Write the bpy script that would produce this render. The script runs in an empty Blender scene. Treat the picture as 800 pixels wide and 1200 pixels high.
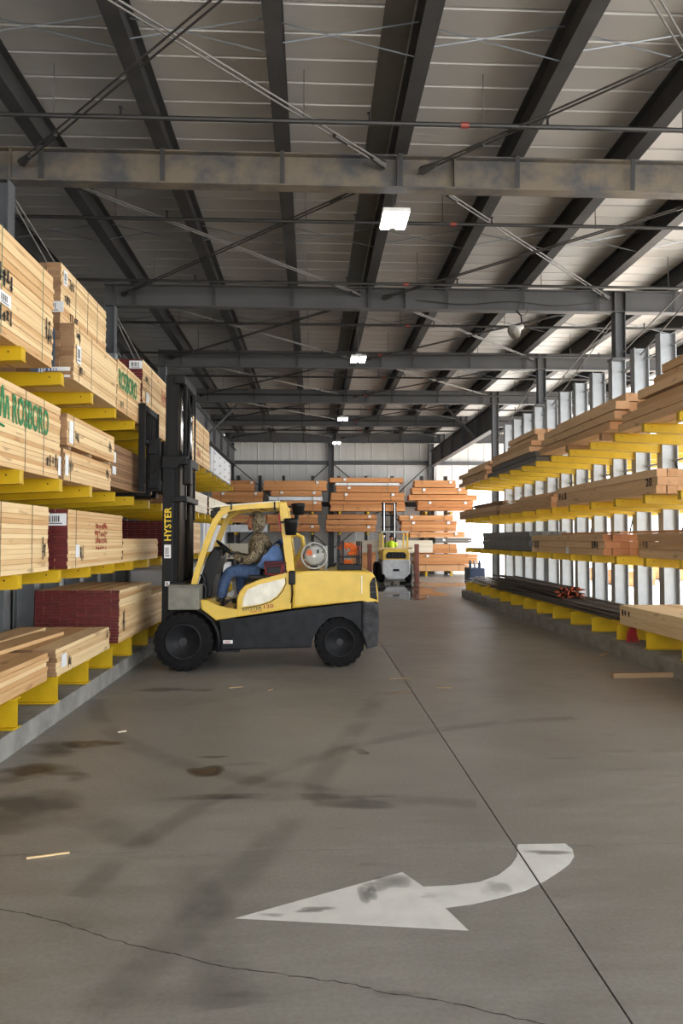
import bpy, bmesh, math, random
from mathutils import Vector, Matrix

random.seed(11)
scene = bpy.context.scene
COL = scene.collection
PI = math.pi
R = math.radians

# ------------------------------------------------------------------ camera
cam_data = bpy.data.cameras.new('camera')
cam_data.sensor_fit = 'VERTICAL'
cam_data.sensor_height = 36.0
cam_data.lens = 25.5
cam_data.clip_end = 400
cam = bpy.data.objects.new('camera', cam_data)
COL.objects.link(cam)
cam.location = (0, 0, 1.9)
cam.rotation_euler = (R(90 + 2.16), 0, R(-2.36))
scene.camera = cam

# ------------------------------------------------------------------ world, exposure
world = bpy.data.worlds.new('overcast_sky')
scene.world = world
world.use_nodes = True
bg = world.node_tree.nodes['Background']
bg.inputs[0].default_value = (0.93, 0.97, 1.0, 1)
bg.inputs[1].default_value = 4.2
sun_data = bpy.data.lights.new('sun', 'SUN')
sun_data.energy = 30.0
sun_data.angle = R(3)
sun_data.color = (1.0, 0.95, 0.88)
sun = bpy.data.objects.new('sun', sun_data)
COL.objects.link(sun)
sun.rotation_euler = (0, R(26), R(12))      # high over the yard on the open right side
scene.view_settings.view_transform = 'Standard'
scene.view_settings.look = 'None'
scene.view_settings.exposure = 0.22
scene.view_settings.gamma = 1.0
scene.view_settings.use_curve_mapping = False
scene.cycles.use_denoising = True

# ------------------------------------------------------------------ materials
MATS = {}

def new_mat(name):
    m = bpy.data.materials.new(name)
    m.use_nodes = True
    MATS[name] = m
    nt = m.node_tree
    return m, nt, nt.nodes['Principled BSDF']

def plain(name, col, rough=0.5, metal=0.0, var=0.0, scale=6.0, rand=0.0, bump=0.0, emit=None, alpha=None):
    """one colour, with a little procedural mottling (var) and object variation (rand)"""
    m, nt, b = new_mat(name)
    b.inputs['Roughness'].default_value = rough
    b.inputs['Metallic'].default_value = metal
    b.inputs['Base Color'].default_value = (*col, 1)
    N, L = nt.nodes, nt.links
    tc = N.new('ShaderNodeTexCoord')
    src = None
    if var > 0 or bump > 0:
        no = N.new('ShaderNodeTexNoise')
        no.inputs['Scale'].default_value = scale
        no.inputs['Detail'].default_value = 5
        L.new(tc.outputs['Object'], no.inputs['Vector'])
        if var > 0:
            mr = N.new('ShaderNodeMapRange')
            mr.inputs['From Min'].default_value = 0.3; mr.inputs['From Max'].default_value = 0.7
            mr.inputs['To Min'].default_value = 1 - var; mr.inputs['To Max'].default_value = 1 + var * 0.6
            L.new(no.outputs['Fac'], mr.inputs['Value'])
            src = mr.outputs['Result']
        if bump > 0:
            bp = N.new('ShaderNodeBump'); bp.inputs['Strength'].default_value = bump
            bp.inputs['Distance'].default_value = 0.02
            L.new(no.outputs['Fac'], bp.inputs['Height']); L.new(bp.outputs['Normal'], b.inputs['Normal'])
    if rand > 0:
        oi = N.new('ShaderNodeObjectInfo')
        mr2 = N.new('ShaderNodeMapRange')
        mr2.inputs['To Min'].default_value = 1 - rand; mr2.inputs['To Max'].default_value = 1 + rand * 0.5
        L.new(oi.outputs['Random'], mr2.inputs['Value'])
        if src is not None:
            mu = N.new('ShaderNodeMath'); mu.operation = 'MULTIPLY'
            L.new(src, mu.inputs[0]); L.new(mr2.outputs['Result'], mu.inputs[1]); src = mu.outputs[0]
        else:
            src = mr2.outputs['Result']
    if src is not None:
        mx = N.new('ShaderNodeVectorMath'); mx.operation = 'SCALE'
        mx.inputs[0].default_value = col
        L.new(src, mx.inputs['Scale'])
        L.new(mx.outputs[0], b.inputs['Base Color'])
    if emit:
        b.inputs['Emission Color'].default_value = (*col, 1)
        b.inputs['Emission Strength'].default_value = emit
    if alpha is not None:
        b.inputs['Alpha'].default_value = alpha
    return m

def wood(name, c0, c1, axis='Y', rough=0.7, knots=0.5):
    """long grain along one axis, colour differing from board to board"""
    m, nt, b = new_mat(name)
    b.inputs['Roughness'].default_value = rough
    N, L = nt.nodes, nt.links
    tc = N.new('ShaderNodeTexCoord'); oi = N.new('ShaderNodeObjectInfo')
    geo = N.new('ShaderNodeNewGeometry')
    add = N.new('ShaderNodeVectorMath'); add.operation = 'MULTIPLY_ADD'
    cmb = N.new('ShaderNodeCombineXYZ')
    for i in range(3): L.new(oi.outputs['Random'], cmb.inputs[i])
    L.new(cmb.outputs[0], add.inputs[0]); add.inputs[1].default_value = (37, 53, 71)
    L.new(tc.outputs['Object'], add.inputs[2])
    mp = N.new('ShaderNodeMapping')
    mp.inputs['Scale'].default_value = (26, 1.2, 26)
    L.new(add.outputs[0], mp.inputs['Vector'])
    no = N.new('ShaderNodeTexNoise'); no.inputs['Scale'].default_value = 1.0; no.inputs['Detail'].default_value = 4
    no.inputs['Distortion'].default_value = 0.6
    L.new(mp.outputs[0], no.inputs['Vector'])
    mp2 = N.new('ShaderNodeMapping'); mp2.inputs['Scale'].default_value = (9, 2.6, 9)
    L.new(add.outputs[0], mp2.inputs['Vector'])
    kn = N.new('ShaderNodeTexNoise'); kn.inputs['Scale'].default_value = 1.0; kn.inputs['Detail'].default_value = 1
    L.new(mp2.outputs[0], kn.inputs['Vector'])
    kr = N.new('ShaderNodeMapRange'); kr.inputs['From Min'].default_value = 0.66; kr.inputs['From Max'].default_value = 0.74
    kr.inputs['To Max'].default_value = knots
    L.new(kn.outputs['Fac'], kr.inputs['Value'])
    mix = N.new('ShaderNodeMix'); mix.data_type = 'RGBA'
    mix.inputs['A'].default_value = (*c0, 1); mix.inputs['B'].default_value = (*c1, 1)
    ad = N.new('ShaderNodeMath'); ad.operation = 'MULTIPLY_ADD'
    ad.inputs[1].default_value = 1.0
    L.new(no.outputs['Fac'], ad.inputs[0])
    rr = N.new('ShaderNodeMapRange'); rr.inputs['To Min'].default_value = -0.58; rr.inputs['To Max'].default_value = 0.48
    L.new(oi.outputs['Random'], rr.inputs['Value']); L.new(rr.outputs[0], ad.inputs[2])
    ad.use_clamp = True
    L.new(ad.outputs[0], mix.inputs['Factor'])
    mk = N.new('ShaderNodeMix'); mk.data_type = 'RGBA'
    mk.inputs['B'].default_value = (c1[0] * 0.45, c1[1] * 0.36, c1[2] * 0.3, 1)
    L.new(kr.outputs[0], mk.inputs['Factor']); L.new(mix.outputs['Result'], mk.inputs['A'])
    L.new(mk.outputs['Result'], b.inputs['Base Color'])
    return m

wood('pine', (0.88, 0.67, 0.38), (0.63, 0.365, 0.16))
wood('pine_end', (0.36, 0.21, 0.10), (0.24, 0.13, 0.06), knots=0.2)
wood('pine_dull', (0.36, 0.21, 0.11), (0.20, 0.105, 0.05), knots=0.3)
wood('fir', (0.78, 0.54, 0.31), (0.52, 0.31, 0.15))
wood('fir_end', (0.78, 0.46, 0.25), (0.60, 0.31, 0.14), knots=0.3)
wood('cedar', (0.68, 0.33, 0.13), (0.48, 0.19, 0.06))
wood('cedar_end', (0.55, 0.24, 0.10), (0.42, 0.16, 0.06))
wood('whitewood', (0.86, 0.80, 0.68), (0.74, 0.65, 0.5), knots=0.1)
wood('weathered', (0.17, 0.155, 0.14), (0.10, 0.09, 0.08), knots=0.2)
wood('scrap_wood', (0.46, 0.31, 0.17), (0.22, 0.13, 0.07))
plain('red_end', (0.13, 0.012, 0.012), 0.6, var=0.25, rand=0.25)
plain('wrap_white', (0.78, 0.80, 0.83), 0.35, var=0.08, scale=3)
plain('wrap_blue', (0.10, 0.13, 0.18), 0.45, var=0.2)
plain('rack_yellow', (0.68, 0.44, 0.009), 0.42, var=0.12, scale=4, rand=0.08)
plain('galvanised', (0.42, 0.44, 0.46), 0.42, metal=0.55, var=0.12, scale=5, rand=0.06)
plain('steel_dark', (0.050, 0.050, 0.052), 0.55, var=0.2, scale=3)
plain('steel_column', (0.10, 0.105, 0.115), 0.5, var=0.15, scale=3)
plain('rod_grey', (0.13, 0.125, 0.12), 0.45, metal=0.3)
plain('rod_dark', (0.035, 0.033, 0.032), 0.5)
plain('strap_zinc', (0.25, 0.28, 0.32), 0.4, metal=0.6)
plain('pipe_black', (0.018, 0.017, 0.017), 0.5)
plain('red_fitting', (0.22, 0.035, 0.025), 0.5)
plain('concrete_curb', (0.29, 0.28, 0.255), 0.85, var=0.35, scale=3.5, bump=0.3)
plain('concrete_curb_dark', (0.27, 0.25, 0.22), 0.85, var=0.3, scale=3.5, bump=0.3)
plain('deck', (0.46, 0.45, 0.435), 0.40, metal=0.2, var=0.10, scale=0.7, rand=0.06)
plain('flashing', (0.12, 0.118, 0.105), 0.6, var=0.15)
plain('wall_panel', (0.80, 0.81, 0.80), 0.55, var=0.05, scale=1.0)
plain('wall_dark', (0.24, 0.245, 0.255), 0.6, var=0.12, scale=1.0)
plain('yellow_paint', (0.80, 0.54, 0.075), 0.38, var=0.12, scale=4)
plain('cream_panel', (0.90, 0.86, 0.74), 0.5, var=0.16, scale=9)
plain('black_paint', (0.009, 0.0095, 0.011), 0.45, var=0.3, scale=5)
plain('chassis_black', (0.016, 0.017, 0.021), 0.5, var=0.45, scale=7)
plain('counterweight_grey', (0.055, 0.055, 0.06), 0.6, var=0.5, scale=9)
plain('counterweight_silver', (0.55, 0.56, 0.58), 0.45, var=0.15)
plain('black_plastic', (0.007, 0.007, 0.008), 0.4)
plain('dark_bronze', (0.05, 0.042, 0.036), 0.4, metal=0.4)
plain('rubber', (0.008, 0.008, 0.009), 0.8, var=0.4, scale=14, bump=0.3)
plain('rim_grey', (0.016, 0.017, 0.020), 0.5, var=0.4, scale=12)
plain('chrome', (0.80, 0.82, 0.85), 0.18, metal=1.0)
plain('toolbox', (0.22, 0.215, 0.185), 0.6, var=0.22, scale=8)
plain('tank_grey', (0.42, 0.42, 0.40), 0.5, var=0.12)
plain('orange', (0.68, 0.13, 0.018), 0.55, var=0.25, scale=20)
plain('brown_steel', (0.19, 0.055, 0.035), 0.6, var=0.2)
plain('maroon', (0.075, 0.012, 0.018), 0.7, var=0.2)
plain('red_paint', (0.42, 0.02, 0.02), 0.45)
plain('white_paint', (0.80, 0.80, 0.78), 0.5)
plain('paper', (0.85, 0.86, 0.88), 0.6)
plain('ink', (0.015, 0.015, 0.018), 0.7)
plain('ink_green', (0.04, 0.24, 0.09), 0.7, var=0.35, scale=30)
plain('ink_red', (0.42, 0.07, 0.04), 0.7, var=0.3, scale=30)
plain('ink_blue', (0.02, 0.12, 0.45), 0.7)
plain('letter_yellow', (0.85, 0.60, 0.03), 0.5)
plain('letter_red', (0.40, 0.05, 0.03), 0.5)
plain('letter_dark', (0.10, 0.07, 0.05), 0.5)
plain('string_green', (0.10, 0.22, 0.14), 0.6)
plain('string_dark', (0.13, 0.11, 0.08), 0.6)
plain('denim', (0.065, 0.115, 0.24), 0.85, var=0.35, scale=16, bump=0.4)
plain('denim_light', (0.11, 0.20, 0.42), 0.85, var=0.3, scale=12, bump=0.5)
plain('skin', (0.52, 0.22, 0.12), 0.55)
plain('beard', (0.30, 0.10, 0.04), 0.8, var=0.3, scale=40)
plain('boot', (0.020, 0.017, 0.015), 0.6)
plain('glove', (0.16, 0.155, 0.15), 0.8)
plain('seat_vinyl', (0.015, 0.015, 0.016), 0.5)
plain('hivis', (0.62, 0.85, 0.03), 0.7)
plain('lamp_panel', (1.0, 0.98, 0.95), 0.4, emit=40)
plain('fixture_white', (0.75, 0.75, 0.74), 0.4)
plain('horn_beige', (0.55, 0.54, 0.50), 0.5)
plain('rebar', (0.13, 0.108, 0.092), 0.7, var=0.3, scale=12, rand=0.5)
plain('rebar_end', (0.50, 0.10, 0.04), 0.7, rand=0.4)
plain('metal_bundle', (0.19, 0.205, 0.215), 0.45, metal=0.35, var=0.2, rand=0.2)
plain('road_paint', (0.66, 0.655, 0.63), 0.75, var=0.10, scale=7)
plain('paint_worn', (0.30, 0.295, 0.285), 0.8, var=0.25, scale=14)
plain('crack_dark', (0.045, 0.042, 0.038), 0.9)
plain('yard', (0.46, 0.45, 0.43), 0.9, var=0.1, scale=0.3)
plain('blue_dark', (0.03, 0.05, 0.10), 0.5)
plain('rag_red', (0.45, 0.03, 0.03), 0.8, var=0.3)
plain('teal', (0.25, 0.55, 0.48), 0.6)
plain('glass_dark', (0.03, 0.04, 0.05), 0.08)

def mat_beam():
    m, nt, b = new_mat('beam_stained')
    N, L = nt.nodes, nt.links
    b.inputs['Roughness'].default_value = 0.6
    tc = N.new('ShaderNodeTexCoord')
    n1 = N.new('ShaderNodeTexNoise'); n1.inputs['Scale'].default_value = 1.7; n1.inputs['Detail'].default_value = 6
    n1.inputs['Roughness'].default_value = 0.65
    L.new(tc.outputs['Object'], n1.inputs['Vector'])
    cr = N.new('ShaderNodeValToRGB')
    e = cr.color_ramp.elements
    e[0].position = 0.40; e[0].color = (0.066, 0.066, 0.072, 1)
    e[1].position = 0.58; e[1].color = (0.155, 0.128, 0.095, 1)
    L.new(n1.outputs['Fac'], cr.inputs['Fac'])
    L.new(cr.outputs['Color'], b.inputs['Base Color'])
mat_beam()
plain('beam_grey', (0.082, 0.082, 0.086), 0.6, var=0.2, scale=1.2)

def mat_floor():
    m, nt, b = new_mat('concrete_floor')
    N, L = nt.nodes, nt.links
    geo = N.new('ShaderNodeNewGeometry')
    n1 = N.new('ShaderNodeTexNoise'); n1.inputs['Scale'].default_value = 0.42; n1.inputs['Detail'].default_value = 8
    n1.inputs['Roughness'].default_value = 0.62; n1.inputs['Distortion'].default_value = 0.5
    L.new(geo.outputs['Position'], n1.inputs['Vector'])
    mp = N.new('ShaderNodeMapping'); mp.inputs['Scale'].default_value = (0.55, 2.4, 1)
    L.new(geo.outputs['Position'], mp.inputs['Vector'])
    n2 = N.new('ShaderNodeTexNoise'); n2.inputs['Scale'].default_value = 2.6; n2.inputs['Detail'].default_value = 9
    n2.inputs['Roughness'].default_value = 0.7
    L.new(mp.outputs[0], n2.inputs['Vector'])
    n3 = N.new('ShaderNodeTexNoise'); n3.inputs['Scale'].default_value = 42; n3.inputs['Detail'].default_value = 4
    L.new(geo.outputs['Position'], n3.inputs['Vector'])
    cr = N.new('ShaderNodeValToRGB')
    e = cr.color_ramp.elements
    e[0].position = 0.30; e[0].color = (0.15, 0.138, 0.122, 1)
    e[1].position = 0.66; e[1].color = (0.305, 0.29, 0.265, 1)
    mixf = N.new('ShaderNodeMath'); mixf.operation = 'MULTIPLY_ADD'; mixf.inputs[1].default_value = 0.5
    L.new(n1.outputs['Fac'], mixf.inputs[0])
    m2 = N.new('ShaderNodeMath'); m2.operation = 'MULTIPLY'; m2.inputs[1].default_value = 0.5
    L.new(n2.outputs['Fac'], m2.inputs[0]); L.new(m2.outputs[0], mixf.inputs[2])
    L.new(mixf.outputs[0], cr.inputs['Fac'])
    # fine speckle
    sp = N.new('ShaderNodeMapRange'); sp.inputs['From Min'].default_value = 0.25; sp.inputs['From Max'].default_value = 0.75
    sp.inputs['To Min'].default_value = 0.86; sp.inputs['To Max'].default_value = 1.1
    L.new(n3.outputs['Fac'], sp.inputs['Value'])
    # old dark spots
    n4 = N.new('ShaderNodeTexNoise'); n4.inputs['Scale'].default_value = 2.1; n4.inputs['Detail'].default_value = 3
    L.new(mp.outputs[0], n4.inputs['Vector'])
    dk = N.new('ShaderNodeMapRange'); dk.inputs['From Min'].default_value = 0.66; dk.inputs['From Max'].default_value = 0.74
    dk.inputs['To Min'].default_value = 1.0; dk.inputs['To Max'].default_value = 0.72
    L.new(n4.outputs['Fac'], dk.inputs['Value'])
    mm = N.new('ShaderNodeMath'); mm.operation = 'MULTIPLY'
    L.new(sp.outputs[0], mm.inputs[0]); L.new(dk.outputs[0], mm.inputs[1])
    vs = N.new('ShaderNodeVectorMath'); vs.operation = 'SCALE'
    L.new(cr.outputs['Color'], vs.inputs[0]); L.new(mm.outputs[0], vs.inputs['Scale'])
    L.new(vs.outputs[0], b.inputs['Base Color'])
    ro = N.new('ShaderNodeMapRange'); ro.inputs['From Min'].default_value = 0.3; ro.inputs['From Max'].default_value = 0.7
    ro.inputs['To Min'].default_value = 0.30; ro.inputs['To Max'].default_value = 0.58
    L.new(n2.outputs['Fac'], ro.inputs['Value']); L.new(ro.outputs[0], b.inputs['Roughness'])
    bp = N.new('ShaderNodeBump'); bp.inputs['Strength'].default_value = 0.15; bp.inputs['Distance'].default_value = 0.01
    L.new(n3.outputs['Fac'], bp.inputs['Height']); L.new(bp.outputs[0], b.inputs['Normal'])
mat_floor()

def mat_water(name, col, opacity, rough=0.04):
    """damp film: partly see-through, glossy, with a ragged noise edge"""
    m, nt, b = new_mat(name)
    N, L = nt.nodes, nt.links
    b.inputs['Base Color'].default_value = (*col, 1); b.inputs['Roughness'].default_value = rough
    geo = N.new('ShaderNodeNewGeometry')
    n = N.new('ShaderNodeTexNoise'); n.inputs['Scale'].default_value = 1.6; n.inputs['Detail'].default_value = 5
    L.new(geo.outputs['Position'], n.inputs['Vector'])
    mr = N.new('ShaderNodeMapRange'); mr.inputs['From Min'].default_value = 0.36; mr.inputs['From Max'].default_value = 0.52
    mr.inputs['To Min'].default_value = 0.0 if opacity < 0.9 else 0.25; mr.inputs['To Max'].default_value = opacity
    L.new(n.outputs['Fac'], mr.inputs['Value'])
    at = N.new('ShaderNodeAttribute'); at.attribute_name = 'film'       # 1 in the middle, 0 at the feathered rim
    mu = N.new('ShaderNodeMath'); mu.operation = 'MULTIPLY'
    L.new(mr.outputs[0], mu.inputs[0]); L.new(at.outputs['Fac'], mu.inputs[1])
    L.new(mu.outputs[0], b.inputs['Alpha'])
mat_water('puddle', (0.07, 0.066, 0.06), 0.97, 0.03)
mat_water('stain_brown', (0.085, 0.05, 0.025), 0.7, 0.3)
mat_water('stain_dark', (0.075, 0.066, 0.056), 0.45, 0.45)
mat_water('tyre_mark', (0.10, 0.095, 0.09), 0.17, 0.55)

def mat_camo():
    m, nt, b = new_mat('camouflage')
    N, L = nt.nodes, nt.links
    b.inputs['Roughness'].default_value = 0.85
    tc = N.new('ShaderNodeTexCoord')
    mp = N.new('ShaderNodeMapping'); mp.inputs['Scale'].default_value = (1, 1, 0.6)
    L.new(tc.outputs['Object'], mp.inputs['Vector'])
    n = N.new('ShaderNodeTexNoise'); n.inputs['Scale'].default_value = 22; n.inputs['Detail'].default_value = 3
    n.inputs['Distortion'].default_value = 1.5
    L.new(mp.outputs[0], n.inputs['Vector'])
    cr = N.new('ShaderNodeValToRGB'); cr.color_ramp.interpolation = 'CONSTANT'
    e = cr.color_ramp.elements
    e[0].position = 0.0; e[0].color = (0.03, 0.026, 0.02, 1)
    e[1].position = 0.40; e[1].color = (0.11, 0.085, 0.052, 1)
    for p, c in ((0.48, (0.30, 0.235, 0.145)), (0.54, (0.05, 0.045, 0.028)), (0.60, (0.40, 0.33, 0.22))):
        x = e.new(p); x.color = (*c, 1)
    L.new(n.outputs['Fac'], cr.inputs['Fac']); L.new(cr.outputs['Color'], b.inputs['Base Color'])
mat_camo()

for _n in ('black_paint', 'chassis_black', 'black_plastic', 'rubber', 'rim_grey', 'counterweight_grey', 'steel_dark'):
    MATS[_n].node_tree.nodes['Principled BSDF'].inputs['Specular IOR Level'].default_value = 0.22

# ------------------------------------------------------------------ helpers
def M(x):
    return MATS[x] if isinstance(x, str) else x

def mk(name, mesh, parent=None, loc=None, rot=None):
    o = bpy.data.objects.new(name, mesh)
    COL.objects.link(o)
    if loc is not None: o.location = loc
    if rot is not None: o.rotation_euler = rot
    if parent is not None:
        o.parent = parent
        o.matrix_parent_inverse = Matrix.Translation(-TR[parent.name])
    TR[o.name] = Vector(loc) if loc is not None else Vector((0, 0, 0))
    return o
TR = {}   # world translation of every object made

def mesh_from(bm, mats, name='mesh', smooth=False):
    me = bpy.data.meshes.new(name)
    bmesh.ops.recalc_face_normals(bm, faces=bm.faces)
    bm.to_mesh(me); bm.free()
    for m in (mats if isinstance(mats, (list, tuple)) else [mats]):
        me.materials.append(M(m))
    if smooth:
        for p in me.polygons: p.use_smooth = True
    return me

def obj(name, bm, mat, parent=None, smooth=False, label=None):
    o = mk(name, mesh_from(bm, mat, name, smooth), parent)
    if label: o['label'] = label
    return o

def tag(o, label, cat, group=None):
    o['label'] = label; o['category'] = cat
    if group: o['group'] = group
    return o

def thing(name, label, cat, loc=(0, 0, 0), group=None):
    return tag(mk(name, None, None, loc), label, cat, group)

def struct(o, label=None):
    o['kind'] = 'structure'
    if label: o['label'] = label
    return o

def B(): return bmesh.new()

def bx(bm, x0, x1, y0, y1, z0, z1, bev=0.0, mi=0):
    v = [bm.verts.new(p) for p in ((x0, y0, z0), (x1, y0, z0), (x1, y1, z0), (x0, y1, z0),
                                   (x0, y0, z1), (x1, y0, z1), (x1, y1, z1), (x0, y1, z1))]
    fs = [bm.faces.new([v[i] for i in f]) for f in ((0, 3, 2, 1), (4, 5, 6, 7), (0, 1, 5, 4), (1, 2, 6, 5), (2, 3, 7, 6), (3, 0, 4, 7))]
    for f in fs: f.material_index = mi
    if bev > 0:
        es = list({e for f in fs for e in f.edges})
        r = bmesh.ops.bevel(bm, geom=es, offset=bev, segments=2, affect='EDGES', profile=0.5)
        for f in r['faces']: f.material_index = mi
    return bm

def prism(bm, pts, a0, a1, plane='XZ', bev=0.0, mi=0, seg=2):
    """polygon pts extruded from a0 to a1 along the third axis"""
    def P(p, a):
        if plane == 'XZ': return (p[0], a, p[1])
        if plane == 'YZ': return (a, p[0], p[1])
        return (p[0], p[1], a)
    lo = [bm.verts.new(P(p, a0)) for p in pts]; hi = [bm.verts.new(P(p, a1)) for p in pts]
    n = len(pts)
    fs = [bm.faces.new(lo[::-1]), bm.faces.new(hi)]
    for i in range(n):
        fs.append(bm.faces.new((lo[i], lo[(i + 1) % n], hi[(i + 1) % n], hi[i])))
    for f in fs: f.material_index = mi
    if bev > 0:
        es = list(set(fs[0].edges) | set(fs[1].edges))
        r = bmesh.ops.bevel(bm, geom=es, offset=bev, segments=seg, affect='EDGES', profile=0.5)
        for f in r['faces']: f.material_index = mi
    return bm

def tube(bm, pts, r, n=8, caps=True, mi=0):
    """round tube along a polyline; r is a number or one radius for each point"""
    pts = [Vector(p) for p in pts]
    rs = r if isinstance(r, (list, tuple)) else [r] * len(pts)
    rings = []
    prev = None
    for i, p in enumerate(pts):
        if i == 0: d = pts[1] - pts[0]
        elif i == len(pts) - 1: d = pts[-1] - pts[-2]
        else: d = (pts[i + 1] - p).normalized() + (p - pts[i - 1]).normalized()
        d.normalize()
        if prev is None:
            a = Vector((0, 0, 1)) if abs(d.z) < 0.9 else Vector((1, 0, 0))
            u = d.cross(a).normalized()
        else:
            u = (prev - d * prev.dot(d)).normalized()
        prev = u
        w = d.cross(u)
        rings.append([bm.verts.new(p + (u * math.cos(2 * PI * k / n) + w * math.sin(2 * PI * k / n)) * rs[i]) for k in range(n)])
    fs = []
    for i in range(len(rings) - 1):
        for k in range(n):
            fs.append(bm.faces.new((rings[i][k], rings[i][(k + 1) % n], rings[i + 1][(k + 1) % n], rings[i + 1][k])))
    if caps:
        fs.append(bm.faces.new(rings[0][::-1])); fs.append(bm.faces.new(rings[-1]))
    for f in fs: f.material_index = mi
    return bm

def sweep_rect(bm, pts, wx, wy, mi=0):
    """rectangular bar along a path in the XZ plane: wx thick in the plane, wy thick along Y"""
    n = len(pts)
    rings = []
    for i, (x, y, z) in enumerate(pts):
        a = pts[max(i - 1, 0)]; c = pts[min(i + 1, n - 1)]
        d = Vector((c[0] - a[0], 0, c[2] - a[2])).normalized()
        u = Vector((-d.z, 0, d.x))
        p = Vector((x, y, z)); w = Vector((0, 1, 0))
        rings.append([bm.verts.new(p + u * (sx * wx / 2) + w * (sy * wy / 2)) for sx, sy in ((-1, -1), (1, -1), (1, 1), (-1, 1))])
    for i in range(n - 1):
        for k in range(4):
            bm.faces.new((rings[i][k], rings[i][(k + 1) % 4], rings[i + 1][(k + 1) % 4], rings[i + 1][k])).material_index = mi
    bm.faces.new(rings[0][::-1]).material_index = mi; bm.faces.new(rings[-1]).material_index = mi
    return bm

def lathe(bm, prof, origin, axis='Y', n=32, mi=0):
    """prof = [(radius, along)]"""
    ox, oy, oz = origin
    rings = []
    for r, a in prof:
        ring = []
        for k in range(n):
            t = 2 * PI * k / n
            c, s = r * math.cos(t), r * math.sin(t)
            ring.append(bm.verts.new({'Y': (ox + c, oy + a, oz + s), 'Z': (ox + c, oy + s, oz + a), 'X': (ox + a, oy + c, oz + s)}[axis]))
        rings.append(ring)
    for i in range(len(rings) - 1):
        for k in range(n):
            bm.faces.new((rings[i][k], rings[i][(k + 1) % n], rings[i + 1][(k + 1) % n], rings[i + 1][k])).material_index = mi
    bm.faces.new(rings[0]).material_index = mi; bm.faces.new(rings[-1]).material_index = mi
    return bm

def ibeam(bm, axis, a0, a1, c, z0, z1, fw, tf=0.02, tw=0.012):
    """I section running along X or Y, centred on c in the other direction"""
    z1_, h = z1, fw / 2
    prof = [(c - h, z0), (c + h, z0), (c + h, z0 + tf), (c + tw / 2, z0 + tf), (c + tw / 2, z1 - tf), (c + h, z1 - tf),
            (c + h, z1), (c - h, z1), (c - h, z1 - tf), (c - tw / 2, z1 - tf), (c - tw / 2, z0 + tf), (c - h, z0 + tf)]
    return prism(bm, prof, a0, a1, 'XZ' if axis == 'Y' else 'YZ')

def icol(bm, x, y, dx, dy, z0, z1, t=0.014):
    """upright I section: depth dx along X between the flanges, flange width dy along Y"""
    hx, hy = dx / 2, dy / 2
    p = [(-hx, -hy), (-hx + t, -hy), (-hx + t, -t / 2), (hx - t, -t / 2), (hx - t, -hy), (hx, -hy), (hx, hy), (hx - t, hy),
         (hx - t, t / 2), (-hx + t, t / 2), (-hx + t, hy), (-hx, hy)]
    return prism(bm, [(x + a, y + b) for a, b in p], z0, z1, 'XY')

_text_cache = {}
def text_mesh(s, w, h, mat, depth=0.002):
    key = (s, w, h, str(mat))
    if key in _text_cache: return _text_cache[key]
    cu = bpy.data.curves.new('lettering', 'FONT')
    cu.body = s; cu.extrude = 0.5; cu.resolution_u = 2; cu.offset = .018
    to = bpy.data.objects.new('lettering_tmp', cu)
    COL.objects.link(to)
    dg = bpy.context.evaluated_depsgraph_get()
    me = bpy.data.meshes.new_from_object(to.evaluated_get(dg))
    bpy.data.objects.remove(to); bpy.data.curves.remove(cu)
    xs = [v.co.x for v in me.vertices]; ys = [v.co.y for v in me.vertices]; zs = [v.co.z for v in me.vertices]
    x0, x1, y0, y1, z0, z1 = min(xs), max(xs), min(ys), max(ys), min(zs), max(zs)
    for v in me.vertices:
        v.co = ((v.co.x - x0) / (x1 - x0) * w, (v.co.y - y0) / (y1 - y0) * h, (v.co.z - z0) / max(z1 - z0, 1e-6) * depth)
    me.materials.clear(); me.materials.append(M(mat))
    _text_cache[key] = me
    return me
FACE_LEFT_RACK = (R(90), 0, R(90))     # reads along +Y, faces +X
FACE_RIGHT_RACK = (R(90), 0, R(-90))   # reads along -Y, faces -X
FACE_CAMERA = (R(90), 0, 0)            # reads along +X, faces -Y
FACE_MAST = Matrix(((0, -1, 0), (0, 0, -1), (1, 0, 0))).to_euler()  # reads upward, faces -Y
def lettering(s, w, h, mat, loc, rot, parent, label=None, name='printed_lettering'):
    o = mk(name, text_mesh(s, w, h, mat), parent, loc, rot)
    if label: o['label'] = label
    return o

def film(name, rows, closed, mat, parent, values, label=None):
    """thin film on the floor: rows of points, one film value per row (0 = feathered away)"""
    me = bpy.data.meshes.new(name)
    n = len(rows[0]); vs = [p for r in rows for p in r]; fs = []
    for i in range(len(rows) - 1):
        for k in range(n if closed else n - 1):
            fs.append((i * n + k, i * n + (k + 1) % n, (i + 1) * n + (k + 1) % n, (i + 1) * n + k))
    me.from_pydata(vs, [], fs)
    at = me.attributes.new('film', 'FLOAT', 'POINT')
    for i, r in enumerate(rows):
        for k in range(n): at.data[i * n + k].value = values[i]
    me.materials.append(M(mat))
    o = mk(name, me, parent)
    if label: o['label'] = label
    return o

def blob(name, cx, cy, rx, ry, z, mat, parent, n=36, rough=0.18, seed=1, core=.55, label=None):
    rnd = random.Random(seed)
    ph = [rnd.uniform(0, 6.28) for _ in range(5)]
    rows = []
    for q in (.02, core, .8, 1.0):
        row = []
        for k in range(n):
            t = 2 * PI * k / n
            f = q * (1 + rough * sum(math.sin((j + 2) * t + ph[j]) / (j + 1.3) for j in range(5)))
            row.append((cx + rx * f * math.cos(t), cy + ry * f * math.sin(t), z))
        rows.append(row)
    return film(name, rows, True, mat, parent, (1, 1, .6, 0), label)

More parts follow.
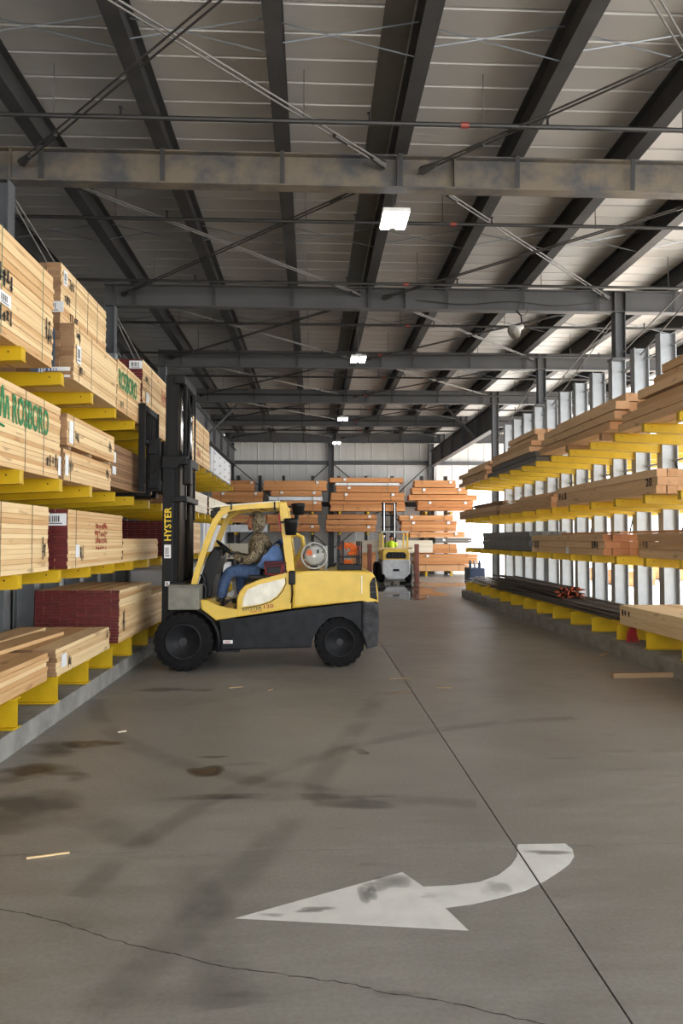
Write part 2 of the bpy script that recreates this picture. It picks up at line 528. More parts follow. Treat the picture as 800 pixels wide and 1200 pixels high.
# ================================================================== the setting
Y_FRONT, Y_BACK = -10.0, 40.0
X_CL = 1.22                       # centre line of the hall
X_COL_L, X_COL_R = -4.2, 6.58     # column lines
BEAM_Y = [9.9 + 5.27 * i for i in range(-1, 6)]
BEAM_Z0, BEAM_Z1 = 6.76, 7.22
PUR_Z1 = 7.64
ORD = ['first', 'second', 'third', 'fourth', 'fifth', 'sixth', 'seventh', 'eighth', 'ninth', 'tenth',
       'eleventh', 'twelfth', 'thirteenth', 'fourteenth', 'fifteenth', 'sixteenth', 'seventeenth']

# ---- floor: a base and cast slabs with open joints between them
fl = struct(obj('floor', bx(B(), -8, 11.5, Y_FRONT, Y_BACK + 0.5, -0.30, -0.035), 'crack_dark'), 'grey concrete warehouse floor cast in slabs')
yj = [Y_FRONT, -0.95, 4.52, 7.22, 9.95, 15.4, 20.8, 26.2, 31.6, 37.0, Y_BACK + 0.4]
faint = {7.22}
xj = [-8, 1.26, 11.5]
for i in range(len(yj) - 1):
    for j in range(2):
        g0 = 0.001 if yj[i] in faint else 0.0045
        g1 = 0.001 if yj[i + 1] in faint else 0.0045
        x0, x1 = xj[j] + (0.005 if j else 0), xj[j + 1] - (0 if j else 0.005)
        obj('slab', bx(B(), x0, x1, yj[i] + g0, yj[i + 1] - g1, -0.034, 0), 'concrete_floor', fl)

# crack wandering over the near slabs
ck = [(-1.60, 3.88), (-1.30, 3.76), (-1.05, 3.62), (-0.82, 3.50), (-0.62, 3.43), (-0.42, 3.33), (-0.23, 3.28), (-0.02, 3.22), (0.16, 3.18), (0.33, 3.10), (0.55, 3.04), (0.78, 2.94), (0.98, 2.85), (1.2, 2.8)]
bm = B()
rnd = random.Random(4)
fine = []
for (a, b_), (c, d) in zip(ck, ck[1:]):
    for k in range(6):
        t = k / 6
        fine.append((a + (c - a) * t + rnd.uniform(-.006, .006), b_ + (d - b_) * t + rnd.uniform(-.006, .006)))
for (a, b_), (c, d) in zip(fine, fine[1:]):
    w = rnd.uniform(.002, .0045)
    vs = [bm.verts.new(p) for p in ((a, b_ - w, .0006), (c, d - w, .0006), (c, d + w, .0006), (a, b_ + w, .0006))]
    bm.faces.new(vs)
obj('crack', bm, 'crack_dark', fl)
# damp and oily stains, tyre marks and standing water
for i, (cx, cy, rx, ry, mt) in enumerate([(-2.28, 6.05, .42, .33, 'stain_brown'), (-2.05, 6.9, .24, .17, 'stain_brown'), (-2.35, 6.75, .3, .25, 'stain_dark'),
        (-0.86, 6.06, .20, .13, 'stain_brown'), (-2.2, 5.3, .5, .6, 'stain_dark'), (-0.85, 6.45, .12, .05, 'stain_dark'), (-1.75, 9.3, .5, .16, 'stain_dark'), (0.45, 6.55, .07, .1, 'stain_brown'),
        (-0.3, 5.45, .8, .08, 'stain_dark'), (0.2, 5.3, .4, .13, 'stain_dark')]):
    blob('stain', cx, cy, rx, ry, .0010 + .0001 * i, mt, fl, seed=i + 3, rough=.25, core=.4)
def strip(pts, w, z):
    rows = [[], [], [], []]
    for i, (x, y) in enumerate(pts):
        a = pts[max(i - 1, 0)]; c = pts[min(i + 1, len(pts) - 1)]
        d = Vector((c[0] - a[0], c[1] - a[1])).normalized()
        for q, r in zip((-.5, -.2, .2, .5), rows): r.append((x - d.y * w * q, y + d.x * w * q, z))
    film('tyre_mark', rows, False, 'tyre_mark', fl, (0, 1, 1, 0))
def arc(cx, cy, r, t0, t1, n=24, sx=1.0):
    return [(cx + sx * r * math.cos(R(t0 + (t1 - t0) * k / n)), cy + r * math.sin(R(t0 + (t1 - t0) * k / n))) for k in range(n + 1)]
for k, (pts, w) in enumerate(((arc(-3.4, 2.6, 3.1, 8, 72), .34), (arc(1.8, 9.6, 4.4, 190, 262), .26), (arc(3.2, 3.2, 4.5, 95, 170), .22), ([(-1.3, 2.2), (-.7, 3.4), (-.3, 4.5), (0, 5.6), (.4, 7.2), (1.0, 9.5)], .3))):
    strip(pts, w, .0003 + .0001 * k)
for i, (cx, cy, rx, ry) in enumerate([(3.4, 27.6, 1.5, 3.2), (4.7, 30.6, 2.4, 2.4), (3.2, 23.9, 0.8, 1.2), (1.6, 33.5, 2.0, 1.0), (4.2, 25.6, .6, 1.3)]):
    blob('puddle', cx, cy, rx, ry, .0010 + .0001 * i, 'puddle', fl, seed=i + 40, rough=.25, n=44, core=.8, label='standing water on the floor near the back')

# painted arrow
ar = [(-.38, 3.73), (.52, 4.20), (.615, 4.02), (.78, 4.03), (.93, 4.06), (1.06, 4.14), (1.165, 4.26), (1.235, 4.38), (1.27, 4.50), (1.285, 4.545), (1.585, 4.545), (1.60, 4.46), (1.575, 4.36), (1.51, 4.26), (1.42, 4.17), (1.30, 4.06), (1.16, 3.955), (1.0, 3.88), (.84, 3.82), (.69, 3.79), (.765, 3.57)]
aw = thing('painted_arrow', 'curved white arrow painted on the concrete floor', 'floor marking', (.6, 4.0, 0))
def clip(pts, xc, keep):
    """part of a polygon on one side of x = xc"""
    out = []
    for (a, b_), (c, d) in zip(pts, pts[1:] + pts[:1]):
        ia, ic = (a - xc) * keep >= 0, (c - xc) * keep >= 0
        if ia: out.append((a, b_))
        if ia != ic: t = (xc - a) / (c - a); out.append((xc, b_ + (d - b_) * t))
    return out
for xc, k in ((1.254, -1), (1.266, 1)):
    obj('arrow_paint', prism(B(), clip(ar, xc, k), .0008, .0018, 'XY'), 'road_paint', aw)
for cx, cy, rx, ry in ((.02, 3.80, .11, .03), (.43, 4.07, .15, .09), (.65, 3.93, .07, .035), (1.44, 4.42, .13, .04), (-.2, 3.755, .07, .02), (.3, 3.95, .05, .12), (1.0, 3.98, .08, .1)):
    blob('worn_patch', cx, cy, rx, ry, .0022, 'stain_dark', aw, seed=int(cx * 100) + 60, rough=.3, core=.3)

# ---- kerbs under the racks
struct(obj('kerb_left', bx(B(), -5.2, -2.64, 0.5, 25.0, -.02, .20, .012), 'concrete_curb'), 'concrete kerb under the left rack')
struct(obj('kerb_right', bx(B(), 4.98, 8.3, 6.0, 24.0, -.02, .22, .012), 'concrete_curb_dark'), 'concrete kerb under the right rack')

# ---- yard outside, right of the hall
struct(obj('ground_yard', bx(B(), -60, 90, -70, 110, -.5, -.06), 'yard'), 'pale yard outside the open side')

# ---- roof deck: panels with raised seams running across
ceil_root = struct(mk('ceiling', None, None, (X_CL, 17, PUR_Z1)), 'ribbed metal roof deck')
PW = 0.45
prof = [(0, 0), (.014, .03), (.034, .03), (.05, 0), (.23, .004), (PW, 0)]
def deck_mesh(x0, x1):
    bm = B()
    top = [(y, z + .012) for y, z in prof]
    lo0 = [bm.verts.new((x0, y, z)) for y, z in prof]; lo1 = [bm.verts.new((x1, y, z)) for y, z in prof]
    hi0 = [bm.verts.new((x0, y, z)) for y, z in top]; hi1 = [bm.verts.new((x1, y, z)) for y, z in top]
    for i in range(len(prof) - 1):
        bm.faces.new((lo0[i], lo0[i + 1], lo1[i + 1], lo1[i]))
        bm.faces.new((hi0[i], hi1[i], hi1[i + 1], hi0[i + 1]))
    return mesh_from(bm, 'deck', 'deck_panel')
dm = deck_mesh(-6.6, X_CL), deck_mesh(X_CL, 12.5)
y = Y_FRONT
while y < Y_BACK:
    for m_ in dm: mk('deck_panel', m_, ceil_root, (0, y, PUR_Z1 + .002))
    y += PW
obj('ridge_flashing', bx(B(), .78, 1.10, Y_FRONT, Y_BACK, PUR_Z1 - .012, PUR_Z1 - .002), 'flashing', ceil_root)

# ---- purlins along the hall
pn = {-3: 'fourth', -2: 'third', -1: 'second', 0: 'first'}
PX = [X_CL + 1.63 * k for k in range(-4, 7)]
for k, x in zip(range(-4, 7), PX):
    if k == 0: lb = 'dark steel roof purlin that the ceiling lights hang along'
    else: lb = '%s dark steel roof purlin to the %s of the row of ceiling lights' % (ORD[abs(k) - 1], 'left' if k < 0 else 'right')
    p = thing('roof_purlin', lb, 'purlin', (x, 17, BEAM_Z1), 'roof purlins')
    obj('section', ibeam(B(), 'Y', Y_FRONT, Y_BACK - .1, x, BEAM_Z1, PUR_Z1, .19, .016, .012), 'steel_dark', p)
    for by in BEAM_Y[1:]:
        # flange brace plate leaning from the purlin to the beam's lower flange
        bm = B(); t = .006
        w = .06
        vs = []
        for yy, zz in ((by - .11, BEAM_Z0 + .02), (by - .14, BEAM_Z1 + .05)):
            for dx, dy in ((-w / 2, 0), (w / 2, 0), (w / 2, .012), (-w / 2, .012)): vs.append(bm.verts.new((x + dx, yy + dy, zz)))
        for f in ((0, 1, 2, 3), (7, 6, 5, 4), (0, 4, 5, 1), (1, 5, 6, 2), (2, 6, 7, 3), (3, 7, 4, 0)): bm.faces.new([vs[i] for i in f])
        obj('flange_brace', bm, 'steel_dark', p)
    if k < 6:
        for i, by in enumerate(BEAM_Y):
            ym = by + 3.05
            for s in (0, 1):
                z0, z1 = (PUR_Z1 - .05, BEAM_Z1 + .05) if s else (BEAM_Z1 + .05, PUR_Z1 - .05)
                o = obj('bridging_strap', tube(B(), [(x + .05, ym + .12 * s, z0), (x + 1.58, ym + .12 * s + .05, z1)], .009, 4), 'strap_zinc', p)

# ---- cross beams
for i, by in enumerate(BEAM_Y):
    if i == 0: continue
    lb = ['nearest rust-stained steel cross beam under the roof', 'second grey steel cross beam from the camera', 'third steel cross beam from the camera', 'fourth steel cross beam from the camera',
          'fifth steel cross beam from the camera', 'farthest steel cross beam in front of the back wall'][i - 1]
    b_ = thing('cross_beam', lb, 'beam', (X_CL, by, BEAM_Z0), 'roof cross beams')
    mt = 'beam_stained' if i == 1 else 'beam_grey'
    obj('section', ibeam(B(), 'X', X_COL_L - .12, 12.4, by, BEAM_Z0, BEAM_Z1, .20, .02, .014), mt, b_)
    if i == 2: obj('cable', tube(B(), [(2.2 + .4 * k, by - .115, 6.95 - .09 * math.sin(k * PI / 5) ** 2) for k in range(11)], .010, 5), 'pipe_black', b_)
    for x in (X_CL - .05, X_CL + .75, X_COL_L + .1, X_COL_R - .12, X_COL_R + .12):
        obj('stiffener', bx(B(), x, x + .014, by - .1, by - .007, BEAM_Z0 + .02, BEAM_Z1 - .02), mt, b_)

# ---- columns standing on rack uprights, or on the floor past the racks
for side, x in (('left', X_COL_L), ('right', X_COL_R)):
    for i, by in enumerate(BEAM_Y):
        if i == 0 or i > 4: continue
        on_rack = by < 25
        lb = '%s steel column %s the %s cross beam, %s side' % ('short grey' if on_rack else 'tall grey', 'on the rack under' if on_rack else 'on the floor under', ORD[i - 1], side)
        c = thing('steel_column', lb, 'column', (x, by, 5.74 if on_rack else 0), 'building columns')
        obj('shaft', icol(B(), x, by, .22, .22, 5.76 if on_rack else .0, BEAM_Z0, .016), 'steel_column', c)
        obj('base_plate', bx(B(), x - .2, x + .2, by - .15, by + .15, 5.725 if on_rack else 0, 5.76 if on_rack else .03), 'steel_column', c)
        if i < 4:
            s = 1 if side == 'right' else -1
            bm = tube(B(), [(x, by + .12, BEAM_Z0 - .08), (x, by + 5.0, 5.4)], .014, 6)
            r_ = obj('brace_rod', bm, 'rod_grey', c)
            if i > 1 or side == 'right':
                obj('brace_rod', tube(B(), [(x, by - .12, 5.85), (x, by - 4.9, BEAM_Z0 - .05)], .014, 6), 'rod_grey', c)
# deep girders beyond the racks
for side, x in (('left', X_COL_L), ('right', X_COL_R)):
    g = thing('header_girder', 'deep steel girder running from the %s rack end to the back wall' % side, 'girder', (x, 32, 5.86))
    obj('section', ibeam(B(), 'Y', 26.0, 39.4, x, 5.86, 6.74, .26, .03, .016), 'steel_column' if side == 'left' else 'beam_grey', g)
    for yy in (28.5, 30.9, 33.3, 36.0):
        obj('stiffener', bx(B(), x - .12, x - .008, yy, yy + .02, 5.9, 6.7), 'steel_column', g)
        obj('stiffener', bx(B(), x + .008, x + .12, yy, yy + .02, 5.9, 6.7), 'steel_column', g)
    s = 1 if side == 'left' else -1
    obj('knee_brace', tube(B(), [(x + .08 * s, 28.5, 5.95), (x + 1.3 * s, 28.5, BEAM_Z1)], .045, 6), 'steel_column', g)

# ---- paired brace rods in the roof plane
for i in range(len(BEAM_Y) - 1):
    y0, y1 = BEAM_Y[i] + .1, BEAM_Y[i + 1] - .1
    for half, xa, xb in (('left', X_COL_L + .25, X_CL - .2), ('right', X_CL + .25, X_COL_R - .25)):
        for d in (0, 1):
            p, q = ((xa, y0), (xb, y1)) if d == 0 else ((xb, y0), (xa, y1))
            lb = 'paired %s brace rods, %s half of the %s roof bay, going away %s' % ('dark' if d else 'light grey', half, ORD[i], 'left' if d else 'right')
            t_ = thing('roof_brace', lb, 'brace rods', (p[0], p[1], 6.98), 'roof brace rods')
            mt = 'rod_dark' if (d if half == 'left' else d) else 'rod_grey'
            z = 7.05 - .07 * d
            for off in (-.05, .05):
                obj('rod', tube(B(), [(p[0], p[1] + off, z), (q[0], q[1] + off, z)], .0125, 6), mt, t_)
            dv = Vector((q[0] - p[0], q[1] - p[1], 0)).normalized()
            for P_, s in ((p, 1), (q, -1)):
                a = Vector((P_[0], P_[1], z)) + dv * s * .05
                obj('clevis', tube(B(), [a, a + dv * s * .1, a + dv * s * .25], [.06, .05, .03], 6), 'rod_dark', t_)
                a2 = a + dv * s * .75
                obj('turnbuckle', tube(B(), [a2, a2 + dv * s * .25], .035, 6), 'rod_dark', t_)

# ---- sprinkler pipes
for i in range(11):
    y = 8.65 + 2.78 * i
    z = 6.98
    if i == 0: lb = 'black sprinkler pipe in front of the nearest cross beam'
    else: lb = 'black sprinkler pipe, %s from the camera' % ORD[i]
    p = thing('sprinkler_pipe', lb, 'pipe', (X_CL, y, z), 'sprinkler pipes')
    obj('pipe', tube(B(), [(-5.2, y, z), (12.2, y, z)], .030, 8), 'pipe_black', p)
    for k, x in enumerate((-3.1, -.1, 2.1, 4.6, 7.2)):
        obj('hanger', tube(B(), [(x, y, z - .04), (x, y, PUR_Z1 - .02)], .008, 5), 'rod_grey', p)
        xs = x + .8
        obj('sprinkler_head', tube(B(), [(xs, y, z + .025), (xs, y, z + .11), (xs, y, z + .12)], [.016, .014, .035], 6), 'pipe_black', p)
    obj('coupling', tube(B(), [(X_CL + .6 + .4 * (i % 2), y, z), (X_CL + .7 + .4 * (i % 2), y, z)], .038, 8), 'red_fitting', p)

# ---- ceiling lights
LIGHTS = [10.55, 18.9, 28.4, 35.5]
for i, y in enumerate(LIGHTS):
    lb = 'bright two-panel LED high bay light, %s' % ['nearest to the camera', 'second from the camera', 'third from the camera', 'farthest, by the back wall'][i]
    z = 6.60
    L_ = thing('high_bay_light', lb, 'ceiling light', (X_CL, y, z), 'LED ceiling lights')
    obj('housing', bx(B(), X_CL - .20, X_CL + .20, y - .30, y + .30, z + .03, z + .09, .012), 'fixture_white', L_)
    for s in (-1, 1):
        obj('light_panel', bx(B(), X_CL + (.045 if s > 0 else -.185), X_CL + (.185 if s > 0 else -.045), y - .28, y + .28, z + .012, z + .03, .006), 'lamp_panel', L_)
    obj('driver_box', bx(B(), X_CL - .08, X_CL + .08, y - .15, y + .15, z + .09, z + .15, .01), 'fixture_white', L_)
    for s in (-1, 1):
        obj('wire', tube(B(), [(X_CL, y + .25 * s, z + .09), (X_CL, y + .05 * s, BEAM_Z1 + .01)], .004, 4), 'rod_grey', L_)

# ---- cone loudspeaker under the second beam
h = thing('horn_speaker', 'beige cone loudspeaker hanging below the second cross beam', 'loudspeaker', (4.25, 14.6, 6.1))
dirv = Vector((-.75, -.35, -.55)).normalized()
a = Vector((4.32, 14.6, 6.28))
obj('horn', tube(B(), [a, a + dirv * .06, a + dirv * .10, a + dirv * .26, a + dirv * .275], [.05, .055, .06, .155, .16], 20), 'horn_beige', h, True)
obj('bracket', tube(B(), [a + Vector((0, 0, .02)), (4.34, 14.75, 6.55), (4.34, 15.12, 6.765)], .015, 6), 'rod_dark', h)
obj('cable_loop', tube(B(), [(4.34 + .10 * math.cos(t * PI / 8), 14.62, 6.62 + .10 * math.sin(t * PI / 8)) for t in range(17)], .008, 5), 'rod_dark', h)

# ---- walls
wb = struct(mk('wall_back', None, None, (X_CL, Y_BACK, 0)), 'white ribbed metal back wall')
def panel_mesh(z0, z1, mat, w=.9):
    bm = B()
    pr = [(0, 0), (.02, -.03), (.05, -.03), (.07, 0), (w / 2 - .02, 0), (w / 2, -.012), (w / 2 + .02, 0), (w, 0), (w, .03), (0, .03)]
    return mesh_from(prism(bm, pr, z0, z1, 'XY'), mat, 'wall_panel')
pmesh = panel_mesh(0, 7.6, 'wall_panel'); phead = panel_mesh(5.2, 7.6, 'wall_panel')
x = -6.6
while x < 8.0:
    mk('wall_panel', pmesh, wb, (x, Y_BACK, 0)); x += .9
while x < 11.4:
    mk('wall_panel', phead, wb, (x, Y_BACK, 0)); x += .9
obj('girt', bx(B(), -6.6, 11, Y_BACK - .22, Y_BACK - .04, 6.02, 6.22), 'steel_column', wb)
obj('girt', bx(B(), -6.6, 6.6, Y_BACK - .22, Y_BACK - .04, 3.7, 3.95), 'steel_dark', wb)
for x in (-4.4, X_CL - .15, 6.6):
    obj('wall_column', icol(B(), x, Y_BACK - .2, .3, .3, 0, 7.2, .02), 'steel_column', wb)
for xa, xb in ((-4.3, -1.6), (X_CL - .25, -1.5), (X_CL - .05, 3.9), (6.5, 4.0)):
    obj('wall_brace', tube(B(), [(xa, Y_BACK - .3, 6.05), (xb, Y_BACK - .3, 3.75)], .03, 6), 'steel_dark', wb)
    obj('wall_brace', tube(B(), [(xa, Y_BACK - .3, 1.4), (xb, Y_BACK - .3, 3.6)], .03, 6), 'steel_dark', wb)
wl = struct(mk('wall_left', None, None, (-6.2, 18, 0)), 'dark grey ribbed metal wall behind the left rack')
plm = panel_mesh(0, 7.66, 'wall_dark')
y = Y_FRONT
while y < Y_BACK:
    mk('wall_panel', plm, wl, (-6.2, y, 0), (0, 0, R(90))); y += .9

# ================================================================== cantilever racks
TIERS = (.48, 1.58, 2.53, 3.65)
def rack(side, ys, x_tip, x_col, tiers, kerb, label, back_arms):
    s = 1 if side == 'left' else -1         # direction from the column to the aisle
    root = thing('cantilever_rack', label, 'storage rack', ((x_tip + x_col) / 2, ys[len(ys) // 2], kerb))
    # shared meshes, origin at the column's foot
    up = mesh_from(icol(B(), 0, 0, .30, .20, 0, 5.72 - kerb, .016), 'galvanised', 'upright')
    def arm_mesh(z, sg, length):
        bm = B()
        x0 = .15 * sg
        x1 = x0 + length * sg
        pr = [(x0, z), (x1, z), (x1, z - .125), (x0, z - .19)]
        prism(bm, pr, -.045, .045, 'XZ')
        prism(bm, [(x0, z), (x1, z), (x1, z - .014), (x0, z - .014)], -.058, .058, 'XZ')
        prism(bm, [(x0, z - .176), (x1, z - .111), (x1, z - .127), (x0, z - .192)], -.058, .058, 'XZ')
        xh = x1 - .12 * sg
        lathe(bm, [(.009, -.0462), (.009, .0462)], (xh, 0, z - .05), 'Y', 8, 1)
        return mesh_from(bm, ['rack_yellow', 'ink'], 'arm')
    L_ = abs(x_tip - x_col) - .15
    arms = [arm_mesh(z - kerb, s, L_) for z in tiers[1:]]
    backs = [arm_mesh(z - kerb, -s, L_) for z in tiers[1:]]
    bm = ibeam(B(), 'X', *sorted((.15 * s, (L_ + .15) * s)), 0, 0.006, tiers[0] - kerb, .15, .014, .01)
    base = mesh_from(bm, 'rack_yellow', 'base_arm')
    for i, y in enumerate(ys):
        u = mk('upright', up, root, (x_col, y, kerb))
        mk('base_arm', base, u, (x_col, y, kerb))
        for m_ in arms: mk('arm', m_, u, (x_col, y, kerb))
        if back_arms:
            for m_ in backs: mk('arm', m_, u, (x_col, y, kerb))
        if i % 2 == 0 and i + 1 < len(ys):
            for a, b_ in ((1.7, 3.3), (3.3, 1.7)):
                obj('cross_brace', tube(B(), [(x_col - .1 * s, y + .1, a), (x_col - .1 * s, ys[i + 1] - .1, b_)], .016, 5), 'steel_dark', root)
    for a in (3.35, 5.5):
        obj('spacer_rail', tube(B(), [(x_col - .1 * s, ys[0], a), (x_col - .1 * s, ys[-1], a)], .02, 5), 'galvanised', root)
    return root
YL = [6.68 - 1.035 * 2 + 1.035 * i for i in range(20)]
YR = [10.93 - 1.075 * 3 + 1.075 * i for i in range(16)]
rack('left', YL, -2.63, -4.16, TIERS, .20, 'yellow-armed cantilever rack along the left side, full of pale lumber bundles', False)
rack('right', YR, 5.10, 6.56, (.49, 1.61, 2.58, 3.68), .22, 'yellow-armed cantilever rack along the open right side, full of brown timbers', True)

# ================================================================== lumber
def board_mesh(w, l, h, mats):
    """one board lying along Y, centred; near and far ends take the end material"""
    bm = bx(B(), -w / 2, w / 2, -l / 2, l / 2, -h / 2, h / 2)
    for f in bm.faces:
        if abs(f.calc_center_median().y) > l / 2 - 1e-4: f.material_index = 1
    return mesh_from(bm, list(mats), 'board')

_brnd = random.Random(77)
def stack_boards(root, xf, s, width, y0, y1, z0, rows, rh, cols, mats, full=True, jit=.012, axis='Y', fwd=.006, gap=.0022):
    """rows x cols of boards; xf = face towards the aisle, s = direction from the face inwards.
    axis X: xf is the near Y face and y0,y1 the ends along X."""
    cw = width / cols
    L_ = y1 - y0
    meshes = [board_mesh(cw - .0012, L_ - d, rh - gap, mats) for d in ((0, .004) if jit < .005 else (0, .006, .014))]
    for r in range(rows):
        for c in range(cols):
            if not full and c > 0 and r not in (0, rows - 1): continue
            px = xf + s * (cw * (c + .5) + (_brnd.uniform(-fwd, fwd) if c == 0 else 0))
            py = (y0 + y1) / 2 + _brnd.uniform(-jit, jit)
            pz = z0 + rh * (r + .5)
            m_ = _brnd.choice(meshes)
            if axis == 'Y': mk('board', m_, root, (px, py, pz))
            else: mk('board', m_, root, (py, px, pz), (0, 0, R(90)))
def strap(root, xf, s, width, y, z0, z1, mat='string_dark', t=.003, w=.008):
    bm = B()
    a, b_ = xf - s * .004, xf - s * (.004 + t)
    bx(bm, min(a, b_), max(a, b_), y - w / 2, y + w / 2, z0 + .004, z1 + t)
    bx(bm, min(b_, xf + s * width), max(b_, xf + s * width), y - w / 2, y + w / 2, z1 + .001, z1 + t)
    obj('strap', bm, mat, root)
def paper_tag(root, center, w, h, face, name='paper_tag', bars=True, mark='ink'):
    """sheet with printed bars; face is one of +X, -X, -Y"""
    bm = B()
    cx, cy, cz = center
    t = .003
    def put(u0, u1, v0, v1, d0, d1, mi):
        if face == '+X': bx(bm, cx + d0, cx + d1, cy + u0, cy + u1, cz + v0, cz + v1, 0, mi)
        elif face == '-X': bx(bm, cx - d1, cx - d0, cy - u1, cy - u0, cz + v0, cz + v1, 0, mi)
        else: bx(bm, cx + u0, cx + u1, cy - d1, cy - d0, cz + v0, cz + v1, 0, mi)
    put(-w / 2, w / 2, -h / 2, h / 2, 0, t, 0)
    if bars:
        rnd = random.Random(int(abs(cx * 31 + cy * 17 + cz * 7) * 10))
        u = -w * .35
        while u < w * .2:
            bw = rnd.choice((.04, .07, .1)) * w * .6
            put(u, u + bw, -h * .2, h * .3, t, t + .0008, 1); u += bw + w * .045
        put(-w * .35, w * .3, -h * .36, -h * .29, t, t + .0008, 1)
    obj(name, bm, ['paper', mark], root)
def ink_mark(root, center, w, h, face, mat='ink', n=4, seed=0):
    """sprayed or stamped strokes that cannot be read"""
    rnd = random.Random(seed + int(abs(center[1]) * 100))
    bm = B()
    cx, cy, cz = center
    for k in range(n):
        u = -w / 2 + w * (k + .5) / n + rnd.uniform(-.1, .1) * w / n
        hh = h * rnd.uniform(.5, 1.0); v = rnd.uniform(-.15, .15) * h
        bw = w / n * rnd.uniform(.25, .5)
        for (u0, u1, v0, v1) in ((u - bw / 2, u + bw / 2, v - hh / 2, v + hh / 2), (u - bw, u + bw, v + hh * rnd.uniform(-.4, .4), None)):
            if v1 is None: v1 = v0 + h * .08
            if face == '+X': bx(bm, cx, cx + .0015, cy + u0, cy + u1, cz + v0, cz + v1)
            elif face == '-X': bx(bm, cx - .0015, cx, cy + u0, cy + u1, cz + v0, cz + v1)
            else: bx(bm, cx + u0, cx + u1, cy - .0015, cy, cz + v0, cz + v1)
    obj('ink_mark', bm, mat, root)['kind'] = 'stuff'

def bundle(label, xf, s, width, y0, y1, z0, rows, rh, cols, mats, full=True, straps=(), smat='string_dark', jit=.012, gap=None, group=None, name='lumber_bundle', cat='lumber bundle'):
    root = thing(name, label, cat, (xf + s * width / 2, (y0 + y1) / 2, z0), group)
    if mats[1] == 'red_end': jit = .003
    stack_boards(root, xf, s, width, y0, y1, z0, rows, rh, cols, mats, full, jit, gap=gap or (.0022 if s < 0 else .004), fwd=.006 if s < 0 else .016)
    for y in straps: strap(root, xf, s, width, y, z0, z0 + rows * rh, smat)
    return root

T1, T2, T3, T4 = (t + .002 for t in TIERS)
PINE = ('pine', 'pine_end'); PINE_RED = ('pine', 'red_end')
GL = 'bundles on the left rack'
# --- left rack, top tier
b = bundle('big pale lumber bundle on the top left tier nearest the camera', -2.66, -1, 1.1, 3.2, 7.5, T4, 22, 0.0430, 6, PINE, False, (6.25, 7.2), 'string_green', group=GL)
paper_tag(b, (-2.645, 6.3, T4 + .32), .24, .11, '+X'); ink_mark(b, (-2.65, 6.33, T4 + .52), .3, .16, '+X'); ink_mark(b, (-2.65, 6.33, T4 + .18), .28, .14, '+X', seed=2)
ink_mark(b, (-2.65, 7.36, T4 + .32), .17, .28, '+X', seed=5)
b = bundle('lower of the two stacked lumber bundles with a blue-edged end, top left tier', -2.60, -1, 1.1, 7.98, 9.72, T4, 14, 0.0440, 7, ('pine', 'pine_dull'), True, (8.15, 8.6), group=GL)
paper_tag(b, (-2.85, 7.985, T4 + .08), .42, .12, '-Y', mark='ink_blue'); paper_tag(b, (-2.59, 8.12, T4 + .30), .14, .2, '+X'); ink_mark(b, (-2.592, 8.1, T4 + .5), .16, .1, '+X'); ink_mark(b, (-2.592, 8.2, T4 + .14), .12, .12, '+X')
for k, x in enumerate((-2.98, -2.80)):
    pass
obj('blue_stripe', bx(B(), -3.06, -2.99, 7.966, 7.972, T4, T4 + .61), 'wrap_blue', b); obj('blue_stripe', bx(B(), -2.86, -2.80, 7.966, 7.972, T4 + .13, T4 + .55), 'wrap_blue', b)
b = bundle('upper of the two stacked lumber bundles with a blue-edged end, top left tier', -2.76, -1, 1.05, 8.0, 9.75, T4 + .622, 16, 0.0420, 7, ('pine', 'pine_dull'), True, (8.5, 8.95, 9.35), group=GL)
obj('blue_stripe', bx(B(), -3.16, -3.08, 7.986, 7.992, T4 + .622, T4 + 1.28), 'wrap_blue', b)
paper_tag(b, (-2.87, 7.985, T4 + .80), .30, .12, '-Y'); paper_tag(b, (-2.75, 8.12, T4 + 1.16), .12, .17, '+X'); ink_mark(b, (-2.752, 8.35, T4 + 1.14), .18, .12, '+X'); ink_mark(b, (-2.752, 8.2, T4 + .94), .2, .12, '+X'); ink_mark(b, (-2.752, 8.42, T4 + .77), .3, .13, '+X')
b = bundle('lumber bundle with green ROSBORO lettering on the top left tier', -2.61, -1, 1.1, 9.78, 11.12, T4, 16, 0.0420, 6, PINE, False, (10.3,), group=GL)
lettering('ROSBORO', 1.0, .27, 'ink_green', (-2.604, 9.85, T4 + .30), FACE_LEFT_RACK, b, 'green stencilled lettering')
ink_mark(b, (-2.602, 10.0, T4 + .1), .2, .1, '+X')
b = bundle('red-ended lumber bundle on the top left tier beside the mast', -2.60, -1, 1.1, 11.18, 14.4, T4 + .36, 16, 0.0410, 8, PINE_RED, True, (11.8, 13), group=GL)
paper_tag(b, (-2.70, 11.165, T4 + .93), .2, .12, '-Y'); paper_tag(b, (-2.592, 11.5, T4 + .48), .2, .16, '+X', bars=False); ink_mark(b, (-2.592, 11.45, T4 + .76), .2, .1, '+X'); ink_mark(b, (-2.592, 12.75, T4 + .72), .42, .28, '+X', 'ink_red', 5)
b = bundle('shallow lumber bundle under the red-ended one, top left tier', -2.60, -1, 1.1, 11.2, 14.5, T4, 8, 0.0440, 7, ('pine', 'pine_dull'), True, (12.3,), group=GL)
b = bundle('upper lumber bundle past the mast on the top left tier', -2.60, -1, 1.1, 14.95, 18.5, T4 + .46, 10, 0.0500, 5, ('pine', 'pine_end'), True, (15.5, 17.5), group=GL)
paper_tag(b, (-2.70, 14.935, T4 + .82), .2, .12, '-Y')
b = bundle('lower red-ended lumber bundle past the mast on the top left tier', -2.62, -1, 1.1, 14.95, 18.7, T4, 10, 0.0450, 5, PINE_RED, True, (15.5, 17.5), group=GL)
paper_tag(b, (-2.72, 14.935, T4 + .37), .2, .12, '-Y'); ink_mark(b, (-2.612, 16.9, T4 + .24), .5, .22, '+X', 'ink_red', 4)

